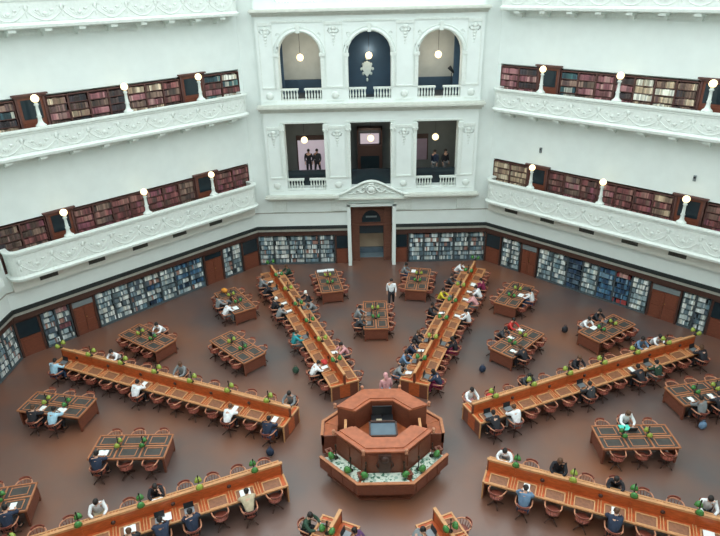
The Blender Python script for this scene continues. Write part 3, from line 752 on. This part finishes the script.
def person(M,label,shirt,trs,P=0,hairm=M_hair,long=False,skin=M_skin,pose=None,group=None):
    fig=pose or POSES[P]
    t=thing('person',M,label,'person',group)
    def part(nm,me,mat):
        o=link(nm,me,t); o.material_slots[0].link='OBJECT'; o.material_slots[0].material=mat; return o
    part('body',fig['body'],skin); part('shirt',fig['shirt'],CL[shirt]); part('trousers',fig['trousers'],CL[trs]); part('hair',fig['lhair' if long else 'hair'],hairm); part('shoes',fig['shoes'],M_black)
    return t

# ------------------------------------------------------------------ desk lamps
def make_lamp(shades,lit):
    t=thing('desk_lamp',TR((0,0,0)),'','lamp')
    MB().lathe([(.07,0),(.07,.02),(.03,.05),(.02,.08)],10).build('base',M_metal,t)
    m_=MB(); m_.tube([(0,0,.05),(0,0,.4)],.016,6); m_.ball((0,0,.42),.026,0,8,5,sc=(1,1,2.2)); m_.build('stem',M_metal,t)
    m_=MB()
    for q in shades: m_.tube([(0,0,.26),(0,q*.06,.29),(0,q*.1,.25)],.009,5)
    m_.build('arm',M_metal,t)
    for q in shades:
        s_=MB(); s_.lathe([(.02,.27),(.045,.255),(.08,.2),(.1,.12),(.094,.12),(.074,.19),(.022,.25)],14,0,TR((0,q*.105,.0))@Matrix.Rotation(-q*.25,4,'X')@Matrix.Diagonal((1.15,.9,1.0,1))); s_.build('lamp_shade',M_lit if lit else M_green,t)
    return t
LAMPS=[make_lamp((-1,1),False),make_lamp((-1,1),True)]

# ------------------------------------------------------------------ long radial desks
DI,DO,DW,HR=3.95,16.15,.66,1.28; L=DO-DI; NS=13; PITCH=.935
def make_desk():
    t=thing('long_desk',TR((0,0,0)),'','desk')  # local x along the desk, from 0 (inner) to L
    m_=MB(); m_.box(.03,L-.03,-.035,.035,.1,HR-.05); 
    for k in range(NS+1):
        x=min(L-.04,max(.04,.03+k*PITCH)); 
        for q in (-1,1): m_.box(x-.02,x+.02,q*.035,q*.05,.78,HR-.05)
    m_.build('spine_board',M_owood,t)
    m_=MB(); m_.box(-.02,L+.02,-.055,.055,HR-.05,HR); m_.box(0,L,-.05,.05,HR-.09,HR-.05); m_.build('cap_rail',M_tan,t)
    m_=MB()
    for q in (-1,1):
        y0,y1=sorted((q*.035,q*DW)); m_.box(0,L,y0,y1,.735,.765)
    m_.build('desktop',M_owood,t)
    m_=MB()
    for q in (-1,1): y0,y1=sorted((q*(DW-.045),q*(DW+.01))); m_.box(-.01,L+.01,y0,y1,.725,.785)
    m_.build('edge_rail',M_tan,t)
    m_=MB()
    for q in (-1,1): y0,y1=sorted((q*.28,q*.32)); m_.box(.04,L-.04,y0,y1,.4,.735)
    m_.build('apron',M_rwood,t)
    fr=MB(); w=.66; y0,y1=.2,.625
    zf=lambda y:.785+(.62-y)*.12
    def bar(mbx,x0,x1,ya,yb,zu,zl=.764):
        vs=[(x0,ya,zl),(x1,ya,zl),(x1,yb,zl),(x0,yb,zl),(x0,ya,zf(ya)+zu),(x1,ya,zf(ya)+zu),(x1,yb,zf(yb)+zu),(x0,yb,zf(yb)+zu)]
        mbx.add(vs,[(0,3,2,1),(4,5,6,7),(0,1,5,4),(2,3,7,6),(1,2,6,5),(0,4,7,3)])
    for a in ((-w/2,-w/2+.04,y0,y1+.03),(w/2-.04,w/2,y0,y1+.03),(-w/2,w/2,y0,y0+.04),(-w/2,w/2,y1-.035,y1)): bar(fr,*a,.012)
    inn=MB(); bar(inn,-w/2+.05,w/2-.05,y0+.05,y1-.05,0)
    fm=fr.mesh('writing_slope',M_tan); im=inn.mesh('slope_leather',M_slopei)
    dv=MB(); dv.box(-.015,.015,.05,DW-.03,.765,.795); dm=dv.mesh('divider',M_tan)
    ro=MB(); ro.lathe([(.075,0),(.075,.03),(.03,.05)],10,0,TR((0,.05,.98))@Matrix.Rotation(-PI/2,4,'X')); rm=ro.mesh('vent_boss',M_dwood)
    for q in (0,1):
        for k in range(NS):
            x=.5+k*PITCH; R=TR((x,0,0))@RZ(PI*q)
            o=link('writing_slope',fm,t,R); i_=link('slope_leather',im,o)
            if k: link('divider',dm,t,TR((x-PITCH/2-.045 if not q else x-PITCH/2-.045,0,0))@RZ(PI*q)); link('divider',dm,t,TR((x-PITCH/2+.045,0,0))@RZ(PI*q))
        for k in range(6): link('vent_boss',rm,t,TR((1.9+k*1.87,0,0))@RZ(PI*q))
    # shaped end panels
    ep=MB(); ep.prism([(-DW+.04,.02),(DW-.04,.02),(DW-.04,.73),(.06,.74),(.05,HR-.06),(-.05,HR-.06),(-.06,.74),(-DW+.04,.73)],-.025,.025,0,Matrix.Rotation(PI/2,4,'X'))
    ep.box(-.24,.24,-.032,.032,.05,.72,1); em=ep.mesh('end_panel',[M_rwood,M_owood])
    for x in (.025,L-.025): link('end_panel',em,t,TR((x,0,0))@RZ(PI/2))
    et=MB()
    for q in (-1,1):
        et.box(-.03,.03,*sorted((q*(DW+.01),q*.05)),.725,.79)
        et.box(-.025,.025,q*(DW-.03)-.025,q*(DW-.03)+.025,0,.73)
    etm=et.mesh('end_trim',M_tan)
    for x in (.0,L): link('end_trim',etm,t,TR((x,0,0)))
    return t
DESK=make_desk()
DESKS={112.5:'far left long desk',67.5:'far right long desk',157.5:'upper left long desk',22.5:'upper right long desk',202.5:'lower left long desk',-22.5:'lower right long desk',247.5:'bottom left desk',-67.5:'bottom right desk'}
SIDE={112.5:('left','right'),67.5:('left','right'),157.5:('near','far'),22.5:('far','near'),202.5:('near','far'),-22.5:('far','near'),247.5:('right','left'),-67.5:('right','left')}
# people: (side,index,shirt,trousers,pose,options)
PP={
112.5:{(-1,1):('white','black',1),(-1,4):('teal','grey',0),(-1,7):('grey','black',3),(-1,8):('black','black',0,'cap'),(-1,10):('black','black',1),(-1,11):('grey','black',0),
       (1,2):('pink','grey',4),(1,8):('black','grey',0,'cap'),(1,7):('grey','grey',1),(1,12):('green','black',0)},
67.5:{(-1,0):('grey','blue',1),(-1,1):('blue','grey',0),(-1,2):('navy','navy',3),(-1,3):('black','black',0),(-1,6):('black','black',2),(-1,8):('yellow','black',0),(-1,10):('darkgrey','black',0),(-1,12):('white','grey',1),
      (1,0):('navy','magenta',1,'long'),(1,3):('black','magenta',0,'long'),(1,6):('white','black',0),(1,8):('pink','grey',1),(1,9):('white','grey',3),(1,10):('magenta','black',0)},
157.5:{(-1,0):('navy','jeans',0),(-1,2):('white','black',1),(-1,7):('white','black',3),(-1,12):('lightblue','jeans',0),
      (1,0):('grey','black',0),(1,6):('grey','black',2),(1,10):('white','black',1)},
22.5:{(1,0):('black','black',1),(1,1):('white','grey',3),(1,5):('darkgrey','black',0),(1,8):('black','black',1),(1,9):('green','grey',0),(1,12):('black','black',4,'long'),
      (-1,0):('white','pink',0),(-1,3):('darkgrey','black',1),(-1,6):('black','black',0),(-1,10):('blue','black',0),(-1,11):('white','black',1)},
202.5:{(1,4):('black','black',4),(1,6):('white','beige',0),(-1,1):('beige','black',1),(-1,3):('navy','black',0),(-1,4):('navy','navy',3),(-1,5):('black','black',0)},
-22.5:{(-1,0):('white','grey',1),(-1,2):('black','black',0,'long'),(-1,4):('black','darkgrey',1),(-1,7):('white','black',0),(1,1):('blue','jeans',0),(1,4):('navy','black',3),(1,7):('grey','black',0)},
247.5:{(1,0):('green','black',0),(-1,0):('purple','black',1)},
-67.5:{(1,0):('grey','black',1)},
}
HAIRS=[M_hair,M_hair,M_hairb,M_hair]
pc=[0]
def put_person(M,info,where):
    sh,tr,P=info[:3]; opt=info[3] if len(info)>3 else ''
    pc[0]+=1
    hm=M_hairw if opt=='cap' else HAIRS[pc[0]%4]
    lab='person in %s%s, %s'%(sh if sh!='lightblue' else 'light blue',' and white cap' if opt=='cap' else ' top',where)
    return person(M,lab,sh,tr,P,hm,opt=='long',M_skin2 if pc[0]%5==0 else M_skin)
# loose things on the desks
def lap(M,label):
    t=thing('laptop',M,label,'laptop','open laptops on the desks')
    MB().box(-.16,.16,-.11,.11,0,.018).build('keyboard_base',M_laptop,t)
    s_=MB().box(-.16,.16,-.006,.006,0,.21).build('screen',[M_black],t,TR((0,.11,.015))@Matrix.Rotation(-.3,4,'X'))
    return t
LAPT=[None]; PAPER=MB().box(-.105,.105,-.15,.15,0,.004).mesh('paper_sheet',M_paper)
bk=MB(); 
for q in (-1,1):
    bk.add([(0,-.13,0),(q*.18,-.13,0),(q*.18,.13,0),(0,.13,0),(0,-.13,.012),(q*.09,-.13,.035),(q*.18,-.13,.02),(0,.13,.012),(q*.09,.13,.035),(q*.18,.13,.02)],[(0,1,2,3),(4,5,8,7),(5,6,9,8),(0,4,5,6,1),(3,2,9,8,7),(1,6,9,2)])
OPENB=bk.mesh('open_book',M_paper)
bg=MB(); bg.ball((0,0,.19),.19,0,10,8,sc=(.85,.6,1)); bg.tube([(-.08,0,.34),(-.05,0,.44),(.05,0,.44),(.08,0,.34)],.012,5); BAG=bg.mesh('backpack',M_black)
def item(kind,M,where,col=None):
    if kind=='laptop':
        lab='open laptop at %s'%where
        if LAPT[0] is None: LAPT[0]=lap(M,lab)
        else: dup(LAPT[0],M,lab)
    elif kind=='paper':
        o=link('paper_sheet',PAPER,None,M); tag(o,'white paper at %s'%where,'paper')
    elif kind=='book': o=link('open_book',OPENB,None,M); tag(o,'open book at %s'%where,'book')
    elif kind=='bag':
        o=link('backpack',BAG,None,M); o.material_slots[0].link='OBJECT'; o.material_slots[0].material=CL[col or 'black']; tag(o,'%s backpack %s'%(col or 'black',where),'bag')
lc=0
dfirst=True
for deg,dn_ in DESKS.items():
    M=RZ(rad(deg))@TR((DI,0,0))
    lab='%s of orange-brown wood with tan rails, radiating from the central podium'%dn_
    if dfirst: DESK.matrix_basis=M; DESK['label']=lab; DESK['group']='long radial reading desks'; dfirst=False
    else: dup(DESK,M,lab)
    nl=7 if abs(deg)!=67.5 and deg!=247.5 or deg==67.5 else 1
    for k in range(nl):
        p=RZ(rad(deg))@TR((DI+.98+1.87*k,0,HR))
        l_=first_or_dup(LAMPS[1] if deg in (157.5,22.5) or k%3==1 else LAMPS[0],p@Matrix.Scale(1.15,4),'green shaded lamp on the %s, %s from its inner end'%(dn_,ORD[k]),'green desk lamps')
    ns=NS if nl==7 else 1
    for si,sd in ((0,-1),(1,1)):
        for k in range(ns):
            pos=RP(deg,DI+.5+PITCH*k,sd,0); u,v_,d=proj((pos.x,pos.y,.6))
            if u<-14 or u>734 or v_>552: continue
            info=PP[deg].get((sd,k)); where='%s seat out, %s side of %s'%(ORD[k],SIDE[deg][si],dn_)
            j=random.uniform(-.35,.35) if not info else 0
            first_or_dup(CH,seatM(deg,DI+.5+PITCH*k,sd*(.73+random.uniform(-.02,.05) if not info else .98),0,j),('empty' if not info else 'occupied')+' wooden armchair, '+where,'curved wooden armchairs')
            if info:
                put_person(seatM(deg,DI+.5+PITCH*k,sd*1.03),info,where)
                it=random.choice(['laptop','paper','book','laptop','paper'])
                item(it,seatM(deg,DI+.5+PITCH*k,sd*.42,.835 if it=='laptop' else .835)@Matrix.Rotation(.14,4,'X'),'the '+where)
# ------------------------------------------------------------------ small tables
TL,TW=2.86,.64
def make_table():
    t=thing('reading_table',TR((0,0,0)),'','table')
    m_=MB(); m_.box(-TL/2,TL/2,-TW,TW,.72,.755); m_.build('tabletop',M_table,t)
    m_=MB()
    for q in (-1,1): m_.box(-TL/2-.01,TL/2+.01,*sorted((q*(TW-.035),q*(TW+.01))),.715,.785)
    for q in (-1,1): m_.box(*sorted((q*(TL/2-.035),q*(TL/2+.01))),-TW,TW,.715,.785)
    m_.box(-TL/2,TL/2,-.03,.03,.75,.79); 
    for x in (-TL/6,TL/6): m_.box(x-.025,x+.025,-TW,TW,.75,.782)
    m_.build('edge_rail',M_trail,t)
    fr=MB(); w=.62; fr.box(-w/2,w/2,.1,.135,.75,.795); fr.box(-w/2,w/2,.495,.53,.75,.78); fr.box(-w/2,-w/2+.03,.1,.53,.75,.79); fr.box(w/2-.03,w/2,.1,.53,.75,.79)
    fm=fr.mesh('writing_slope',M_trail); im=MB().box(-w/2+.03,w/2-.03,.135,.495,.75,.775).mesh('slope_leather',M_leather)
    bm_=MB().box(-.43,.43,.035,.585,.752,.766).mesh('leather_panel',M_leather)
    for q in (0,1):
        for x in (-.94,0,.94): 
            R=TR((x,0,0))@RZ(PI*q); link('leather_panel',bm_,t,R); o=link('writing_slope',fm,t,R); link('slope_leather',im,o)
    ap=MB()
    for q in (-1,1): ap.box(-TL/2+.06,TL/2-.06,*sorted((q*(TW-.08),q*(TW-.05))),.62,.72)
    ap.build('apron',M_rwood,t)
    e=MB(); e.box(-.02,.02,-TW+.05,TW-.05,.1,.72); e.box(-.035,.035,-TW+.1,TW-.1,.2,.6); em=e.mesh('end_panel',M_rwood)
    lg=MB(); lg.box(-.04,.04,-.04,.04,0,.72); lm=lg.mesh('leg',M_rwood)
    for x in (-TL/2+.07,TL/2-.07):
        link('end_panel',em,t,TR((x,0,0)))
        for y in (-TW+.08,TW-.08): link('leg',lm,t,TR((x,y,0)))
    return t
TAB=make_table(); tf=True
TABS=[(90,9.57,'table below the doorway'),(100.9,13.85,'table left of the doorway'),(79.1,13.85,'table right of the doorway'),
(135,9.57,'inner rear-left table'),(124.1,13.85,'rear-left table near far wall'),(145.9,13.85,'rear-left table by bookcases'),
(180,9.57,'inner left table'),(169.1,13.85,'left edge table'),(190.9,13.85,'bottom left table'),
(45,9.57,'inner rear-right table'),(55.9,13.85,'rear-right table near far wall'),(34.1,13.85,'rear-right table by bookcases'),
(0,9.57,'inner right table'),(10.9,13.85,'right edge table')]
TP={(90,-1,-1):('darkgrey','black',1),(90,-1,0):('grey','grey',0),(79.1,-1,1):('grey','jeans',0),(124.1,-1,-1):('white','grey',1),(124.1,-1,0):('grey','black',0),
(145.9,1,0):('white','black',1),(180,-1,1):('navy','black',0),(169.1,-1,-.5):('lightblue','black',3),(169.1,-1,.45):('black','black',0),(190.9,-1,-1):('navy','black',0),
(45,-1,1):('red','black',0),(45,-1,0):('darkgrey','black',1),(45,1,-1):('black','black',1),(55.9,1,0):('white','jeans',0),(34.1,-1,-.6):('white','grey',1),(34.1,-1,.5):('black','black',0),
(0,-1,0):('white','black',0,'long'),(10.9,1,-1):('grey','black',0),(10.9,1,0):('black','black',1)}
for deg,r,nm in TABS:
    M=RZ(rad(deg))@TR((r,0,0)); lab='small six-seat %s with dark leather writing panels'%nm
    if tf: TAB.matrix_basis=M; TAB['label']=lab; TAB['group']='small six-seat reading tables'; tf=False
    else: dup(TAB,M,lab)
    for k,x in enumerate((-.47,.47)):
        first_or_dup(LAMPS[1] if k else LAMPS[0],RZ(rad(deg))@TR((r+x,0,.79)),'green shaded lamp on the %s, %s of its two'%(nm,('inner','outer')[k]),'green desk lamps')
    for si,sd in ((0,-1),(1,1)):
        occ=[k[2] for k in TP if k[0]==deg and k[1]==sd]
        fr=[q for q in (-1,0,1) if all(abs(q-o)>.65 for o in occ)]
        sname='side %s'%('clockwise' if sd>0 else 'counterclockwise')
        if deg in (90,100.9,79.1): sname=('left','right')[si]+' side'
        elif deg<90: sname=('far left side','near right side')[si]
        else: sname=('near left side','far right side')[si]
        for q in sorted(fr+occ):
            pos=RP(deg,r+.93*q,sd,0); u,v_,d=proj((pos.x,pos.y,.6))
            if u<-14 or u>734 or v_>552: continue
            info=TP.get((deg,sd,q)); pn='inner' if q<=-.5 else 'outer' if q>=.45 else 'middle'
            where='%s seat, %s of %s'%(pn,sname,nm)
            first_or_dup(CH,seatM(deg,r+.93*q,sd*(.72+random.uniform(-.02,.05) if not info else .95),0,random.uniform(-.35,.35) if not info else 0),('empty ' if not info else 'occupied ')+'wooden armchair, '+where,'curved wooden armchairs')
            if info:
                put_person(seatM(deg,r+.93*q,sd*1.01),info,where)
                item(random.choice(['laptop','paper','book']),seatM(deg,r+.93*q,sd*.36,.797),'the '+where)
# ------------------------------------------------------------------ standing people
def flatM(x,y,z,ang): return TR((x,y,z))@RZ(ang)
person(flatM(.95,11.75,0,PI*.98),'person in white shirt and dark trousers standing between desk and far tables','white','black',pose=STAND[0])
o=person(flatM(.25,2.95,0,.4),'person in pale pink headscarf and pink top standing behind the central podium','pink','lightblue',pose=STAND[1],hairm=CL['pink'],long=True)
person(WF(90)@TR((-3.95,20.1,5.2))@RZ(PI),'left dark figure of the pair in the lower left opening','black','black',pose=STAND[1])
person(WF(90)@TR((-3.4,20.1,5.2))@RZ(PI*.9),'right dark figure of the pair in the lower left opening','darkgrey','black',pose=STAND[0])
person(WF(90)@TR((4.1,19.3,5.2))@RZ(PI*.8),'person in dark blue top, left of pair in the lower right opening','navy','grey',pose=STAND[0])
person(WF(90)@TR((4.75,19.4,5.2))@RZ(PI*1.2),'person in black, right of pair in the lower right opening','black','grey',pose=STAND[1])
t=thing('spotlight_stand',WF(90)@TR((4.75,18.3,11.1)),'black angled spotlight behind the upper right balustrade','lamp')
MB().tube([(0,0,0),(0,0,.6)],.03,6).build('pole',M_black,t); MB().lathe([(.05,-.2),(.12,.2),(.12,.24)],10,0,TR((0,0,.75))@Matrix.Rotation(-.7,4,'Y')).build('lamp_head',M_black,t)
# bags and coats on the floor
item('bag',flatM(*flatxy,0,0) if False else TR((4.85,5.35,0)),'on the floor beside the inner rear-right table','navy')
item('bag',TR((RP(10.9,12.9,1.25).x,RP(10.9,12.9,1.25).y,0)),'on the floor beside the right edge table','blue')
item('bag',TR(RP(112.5,6.6,-1.45)),'on the floor on the left of the far left long desk','green')
item('bag',TR(RP(157.5,4.1,-1.5)),'on the floor at the inner end of the upper left long desk','navy')
item('bag',TR(RP(34.1,12.9,-1.7)),'on the floor left of the rear-right table by bookcases','black')
# white coats/paper at the far table and teal folder
me=MB(); me.prism([(-.5,-.1),(-.2,-.16),(.1,-.12),(.5,-.14),(.55,.1),(.2,.15),(-.1,.1),(-.5,.14)],0,.05); o=me.build('folded_coat',CL['white'],None,RZ(rad(100.9))@TR((15.15,0,.79))@RZ(PI/2)); tag(o,'white coat spread over the far end of the table left of doorway','coat')
me=MB(); me.box(-.2,.2,-.15,.15,0,.03); o=me.build('folder',CL['aqua'],None,RZ(0)@TR((9.35,.45,.8))); tag(o,'turquoise folder on the inner right table','folder')
me=MB(); me.box(-.16,.16,-.2,.2,0,.03); o=me.build('newspaper',M_paper,None,RZ(rad(-22.5))@TR((10.9,-.42,.83))); tag(o,'white papers on the near side of the lower right long desk','paper')
me=MB(); me.box(-.22,.22,-.16,.16,0,.02); o=me.build('newspaper',M_paper,None,RZ(rad(202.5))@TR((8.05,.4,.84))); tag(o,'large white sheet on the lower left long desk by the spine','paper')

def bundle(name,M,label,cat,col,sc=(.22,.16,.13)):
    b_=MB(); 
    b_.ball((0,0,sc[2]),1,0,10,7,sc=sc); b_.ball((sc[0]*.5,sc[1]*.3,sc[2]*.9),.7,0,8,6,sc=sc); o=b_.build(name,CL[col],None,M); return tag(o,label,cat)
CL['orange']=tint_mat('cloth_orange',(214,140,50))
bundle('handbag',RZ(rad(124.1))@TR((15.0,.1,.79)),'orange bag at the wall end of the rear-left table near far wall','bag','orange')
bundle('coat',RZ(rad(112.5))@TR((5.7,.3,.8)),'red coat bundled on the far left long desk near its inner end','coat','red',(.2,.14,.09))
bundle('coat',seatM(22.5,DI+.5+PITCH*1,-.85,.47),'red coat on a chair behind the inner end of upper right long desk','coat','red',(.17,.17,.1))
for i_,(s_,z_) in enumerate(((-4.01,7.88),(3.99,7.88))):
    t=thing('wall_speaker',WF(45)@TR((s_,17.36,z_)),'small grey fixture on the right wall above the lower gallery, %s one'%('left','right')[i_],'fixture','small wall fixtures')
    MB().box(-.06,.06,-.04,.04,-.14,.14).build('body',M_sign,t); MB().lathe([(.05,0),(.05,.03)],10,0,TR((0,-.04,.05))@Matrix.Rotation(PI/2,4,'X')).build('cap',M_black,t)
# ------------------------------------------------------------------ central podium
def octo(a,off=0): R=a/C8; return [(R*math.cos(rad(22.5+45*k)),R*math.sin(rad(22.5+45*k))) for k in range(8)]
M_roof=nmat('podium_top_wood',S(168,96,66),.35,.15,5)
pod=thing('central_podium',TR((0,0,0)),'octagonal stepped wooden librarians podium with display cases at centre of the room','podium')
MB().prism(octo(2.1),0,.08).build('plinth',M_rwood,pod)
m_=MB(); P=octo(2.33); PA_=[(2.33,.15),P[0],P[1],P[2],P[3],(-2.33,.15)]; PB_=[P[4],P[5],P[6],P[7]]; Q_=octo(1.97)
for pth in (PA_,PB_): m_.sweep(pth,[(-.02,.5),(.09,.5),(.09,.98),(-.02,.98)])
for q in (-1,1): m_.box(*sorted((q*1.71,q*2.33)),.15,.2,.1,.95)
m_.sweep([Q_[4],Q_[5],Q_[6],Q_[7]],[(-.02,.0),(.4,.0),(.4,.9),(-.02,.9)])
for k in (0,1,2,4,5,6):
    a=Vector((*P[k],0)); b_=Vector((*P[(k+1)%8],0)); d=(b_-a).normalized(); n=Vector((d.y,-d.x,0))
    for j in range(3):
        p0=a+d*(.12+j*.58); p1=p0+d*.5; q=[p0+n*.0,p1+n*.0,p1+n*.04,p0+n*.04]
        m_.prism([(v.x,v.y) for v in q],.54,.9)
m_.build('outer_wall',M_rwood,pod)
m_=MB()
for pth in (PA_,PB_): m_.sweep(pth,[(-.04,.97),(.07,.97),(.07,1.01),(-.04,1.01)])
m_.build('outer_rail',M_trail,pod)
# display tops on the three near sides, plain counter elsewhere
P1=octo(1.74); P0=octo(2.22)
for k in range(8):
    az=45+45*k-0; c_az=(22.5+45*k+22.5)%360
    pts=[P0[k],P0[(k+1)%8],P1[(k+1)%8],P1[k]]
    if c_az in (225,270,315):
        q=[P0[k],P0[(k+1)%8],P1[(k+1)%8],P1[k]]
        cx=sum(p[0] for p in q)/4; cy=sum(p[1] for p in q)/4; sh=[(cx+(x-cx)*.93,cy+(y-cy)*.93) for x,y in q]
        MB().prism(q,.6,.9).build('display_case',M_owood,pod)
        MB().prism(sh,.9,.93).build('display_sheets',M_disp,pod)
    else:
        if c_az in (0,180):
            pts=[(2.25,.2),(2.25,.9),(1.74,.72),(1.74,.2)] if c_az==0 else [(-2.25,.2),(-1.74,.2),(-1.74,.72),(-2.25,.9)]
        MB().prism(pts,.6,.95).build('counter',M_table,pod)
# raised ring in two halves
P2=octo(1.71); P3=octo(1.02); P2o=octo(1.76); 
for nm,ks in (('rear_roof',(0,1,2)),('front_roof',(4,5,6))):
    w_=MB(); r_=MB(); e_=MB()
    for k in ks:
        q=[P2[k],P2[k+1],P3[k+1],P3[k]]; w_.prism(q,.1,1.84)
        q=[P2o[k],P2o[k+1],P3[k+1],P3[k]]; r_.prism(q,1.84,1.9)
        m1=octo(1.6);m2=octo(1.13); q=[m1[k],m1[k+1],m2[k+1],m2[k]]; r_.prism(q,1.9,1.94)
        a=Vector(P2[k]);b2=Vector(P2[k+1]); d=(b2-a).normalized(); n=Vector((d.y,-d.x))
        for j in range(2):
            p0=a+d*(.12+j*.62); p1=p0+d*.54; w_.prism([tuple(p0),tuple(p1),tuple(p1+n*.03),tuple(p0+n*.03)],1.1,1.72)
    w_.build('podium_wall',M_rwood,pod); r_.build(nm,M_roof,pod)
kn=MB().ball((0,0,.07),.07,0,10,6).lathe([(.06,-.1),(.05,0),(.03,.02)],8).mesh('corner_knob',M_chairrim)
for k in range(8): x,y=octo(1.8)[k]; link('corner_knob',kn,pod,TR((x,y,1.9)))
for k in (4,5,6,7):
    x,y=octo(2.0)[k]; MB().box(-.09,.09,-.09,.09,.5,1.12,0).box(-.12,.12,-.12,.12,1.12,1.16).ball((0,0,1.2),.06).build('corner_post',M_rwood,pod,TR((x,y,0))@RZ(rad(22.5)))
MB().prism(octo(1.02),.1,.95).build('inner_floor',M_table,pod)
# low gates at the sides
for q in (-1,1):
    g_=MB(); g_.box(-.03,.03,-.4,.4,.95,1.5); o=g_.build('side_gate',M_rwood,pod,TR((q*1.4,0,0))); MB().box(-.05,.05,-.4,.4,1.5,1.54).build('gate_rail',M_tan,o)
# crest bracket in front
f_=MB(); f_.box(-.22,.22,-.1,0,1.45,1.78); f_.prism([(-.2,-.1),(.2,-.1),(.12,0),(-.12,0)],1.0,1.45); f_.lathe([(.15,0),(.15,.05),(.05,.07)],14,0,TR((0,-.1,1.6))@Matrix.Rotation(PI/2,4,'X'))
for q in (-1,1): f_.tube([(q*.18,-.06,1.1),(q*.3,-.06,1.3),(q*.22,-.06,1.5),(q*.16,-.06,1.42)],.03,5)
f_.build('front_ornament',M_dwood,pod,TR((0,-1.72,0)))
t=thing('desk_monitor',TR((0,-.34,1.2)),'grey-blue screen in a wooden frame inside the central podium','screen')
m_=MB(); m_.box(-.52,.52,-.42,.42,-.25,.42); m_.box(-.52,-.46,-.42,.42,.42,.52); m_.box(.46,.52,-.42,.42,.42,.52); m_.box(-.52,.52,-.42,-.36,.42,.52); m_.box(-.52,.52,.36,.42,.42,.52); m_.build('frame',M_dwood,t)
MB().box(-.46,.46,-.36,.36,.42,.45).build('screen',M_screen,t)
t=thing('office_desk',TR((0,.5,.95)),'small cluttered desk at the rear inside the central podium','desk')
MB().box(-.42,.42,-.2,.42,.32,.36).build('desktop',M_black,t)
m_=MB(); m_.box(-.34,-.3,-.1,.25,0,.32); m_.box(.3,.34,-.1,.25,0,.32); m_.build('legs',M_black,t)
t=thing('computer_monitor',TR((0,.8,1.31)),'black monitor on the small desk inside the central podium','screen')
MB().box(-.03,.03,-.02,.02,0,.12).build('stand',M_black,t); MB().box(-.38,.38,-.02,.02,.1,.5).build('screen',M_black,t)
o=link('paper_sheet',PAPER,None,TR((-.12,.5,1.315))); tag(o,'tan papers on the small desk inside the central podium','paper'); o.material_slots[0].link='OBJECT'; o.material_slots[0].material=CL['beige']
PL=make_lamp((1,),False); pf=True; PL['label']='x'
pos=[(-1.74,-.98),(-1.2,-1.62),(-.66,-1.86),(.66,-1.86),(1.2,-1.62),(1.74,-.98)]
for i,(x,y) in enumerate(pos):
    first_or_dup(PL,TR((x,y,.93))@RZ(math.atan2(y,x)-PI/2)@Matrix.Scale(1.35,4),'green shaded lamp on the near side of the central podium, %s from left'%ORD[i],'green desk lamps')
for t_ in LAMPS+[PL,CH]:
    if '_used' in t_: del t_['_used']
for o in COL.objects:
    if '_used' in o: del o['_used']

# ------------------------------------------------------------------ light
w=bpy.data.worlds.new('world'); SC.world=w; w.use_nodes=True; bgn=w.node_tree.nodes['Background']; bgn.inputs[0].default_value=(.90,.985,1.0,1); bgn.inputs[1].default_value=2.75
def room_light(s,z,e,col=(1,.9,.75)):
    l=bpy.data.lights.new('lamp_and_fill_light','POINT'); l.energy=e; l.color=col; l.shadow_soft_size=.25; l.specular_factor=0; o=bpy.data.objects.new('lamp_and_fill_light',l); COL.objects.link(o); o.matrix_basis=WF(90)@TR((s,18.6 if z>4 else 18.9,z if z>4 else 3.2))
for s,z,e in ((-3.9,12.7,60),(3.9,12.7,60),(0,13,20),(-3.9,8,26),(0,8,26),(3.9,8,26),(0,3.3,22)): room_light(s,z,e)  # pendant globes; the last is an unseen light added to brighten the vestibule
vs=SC.view_settings; vs.view_transform='Standard'; vs.look='None'; vs.gamma=1; vs.use_curve_mapping=False; vs.exposure=0.0
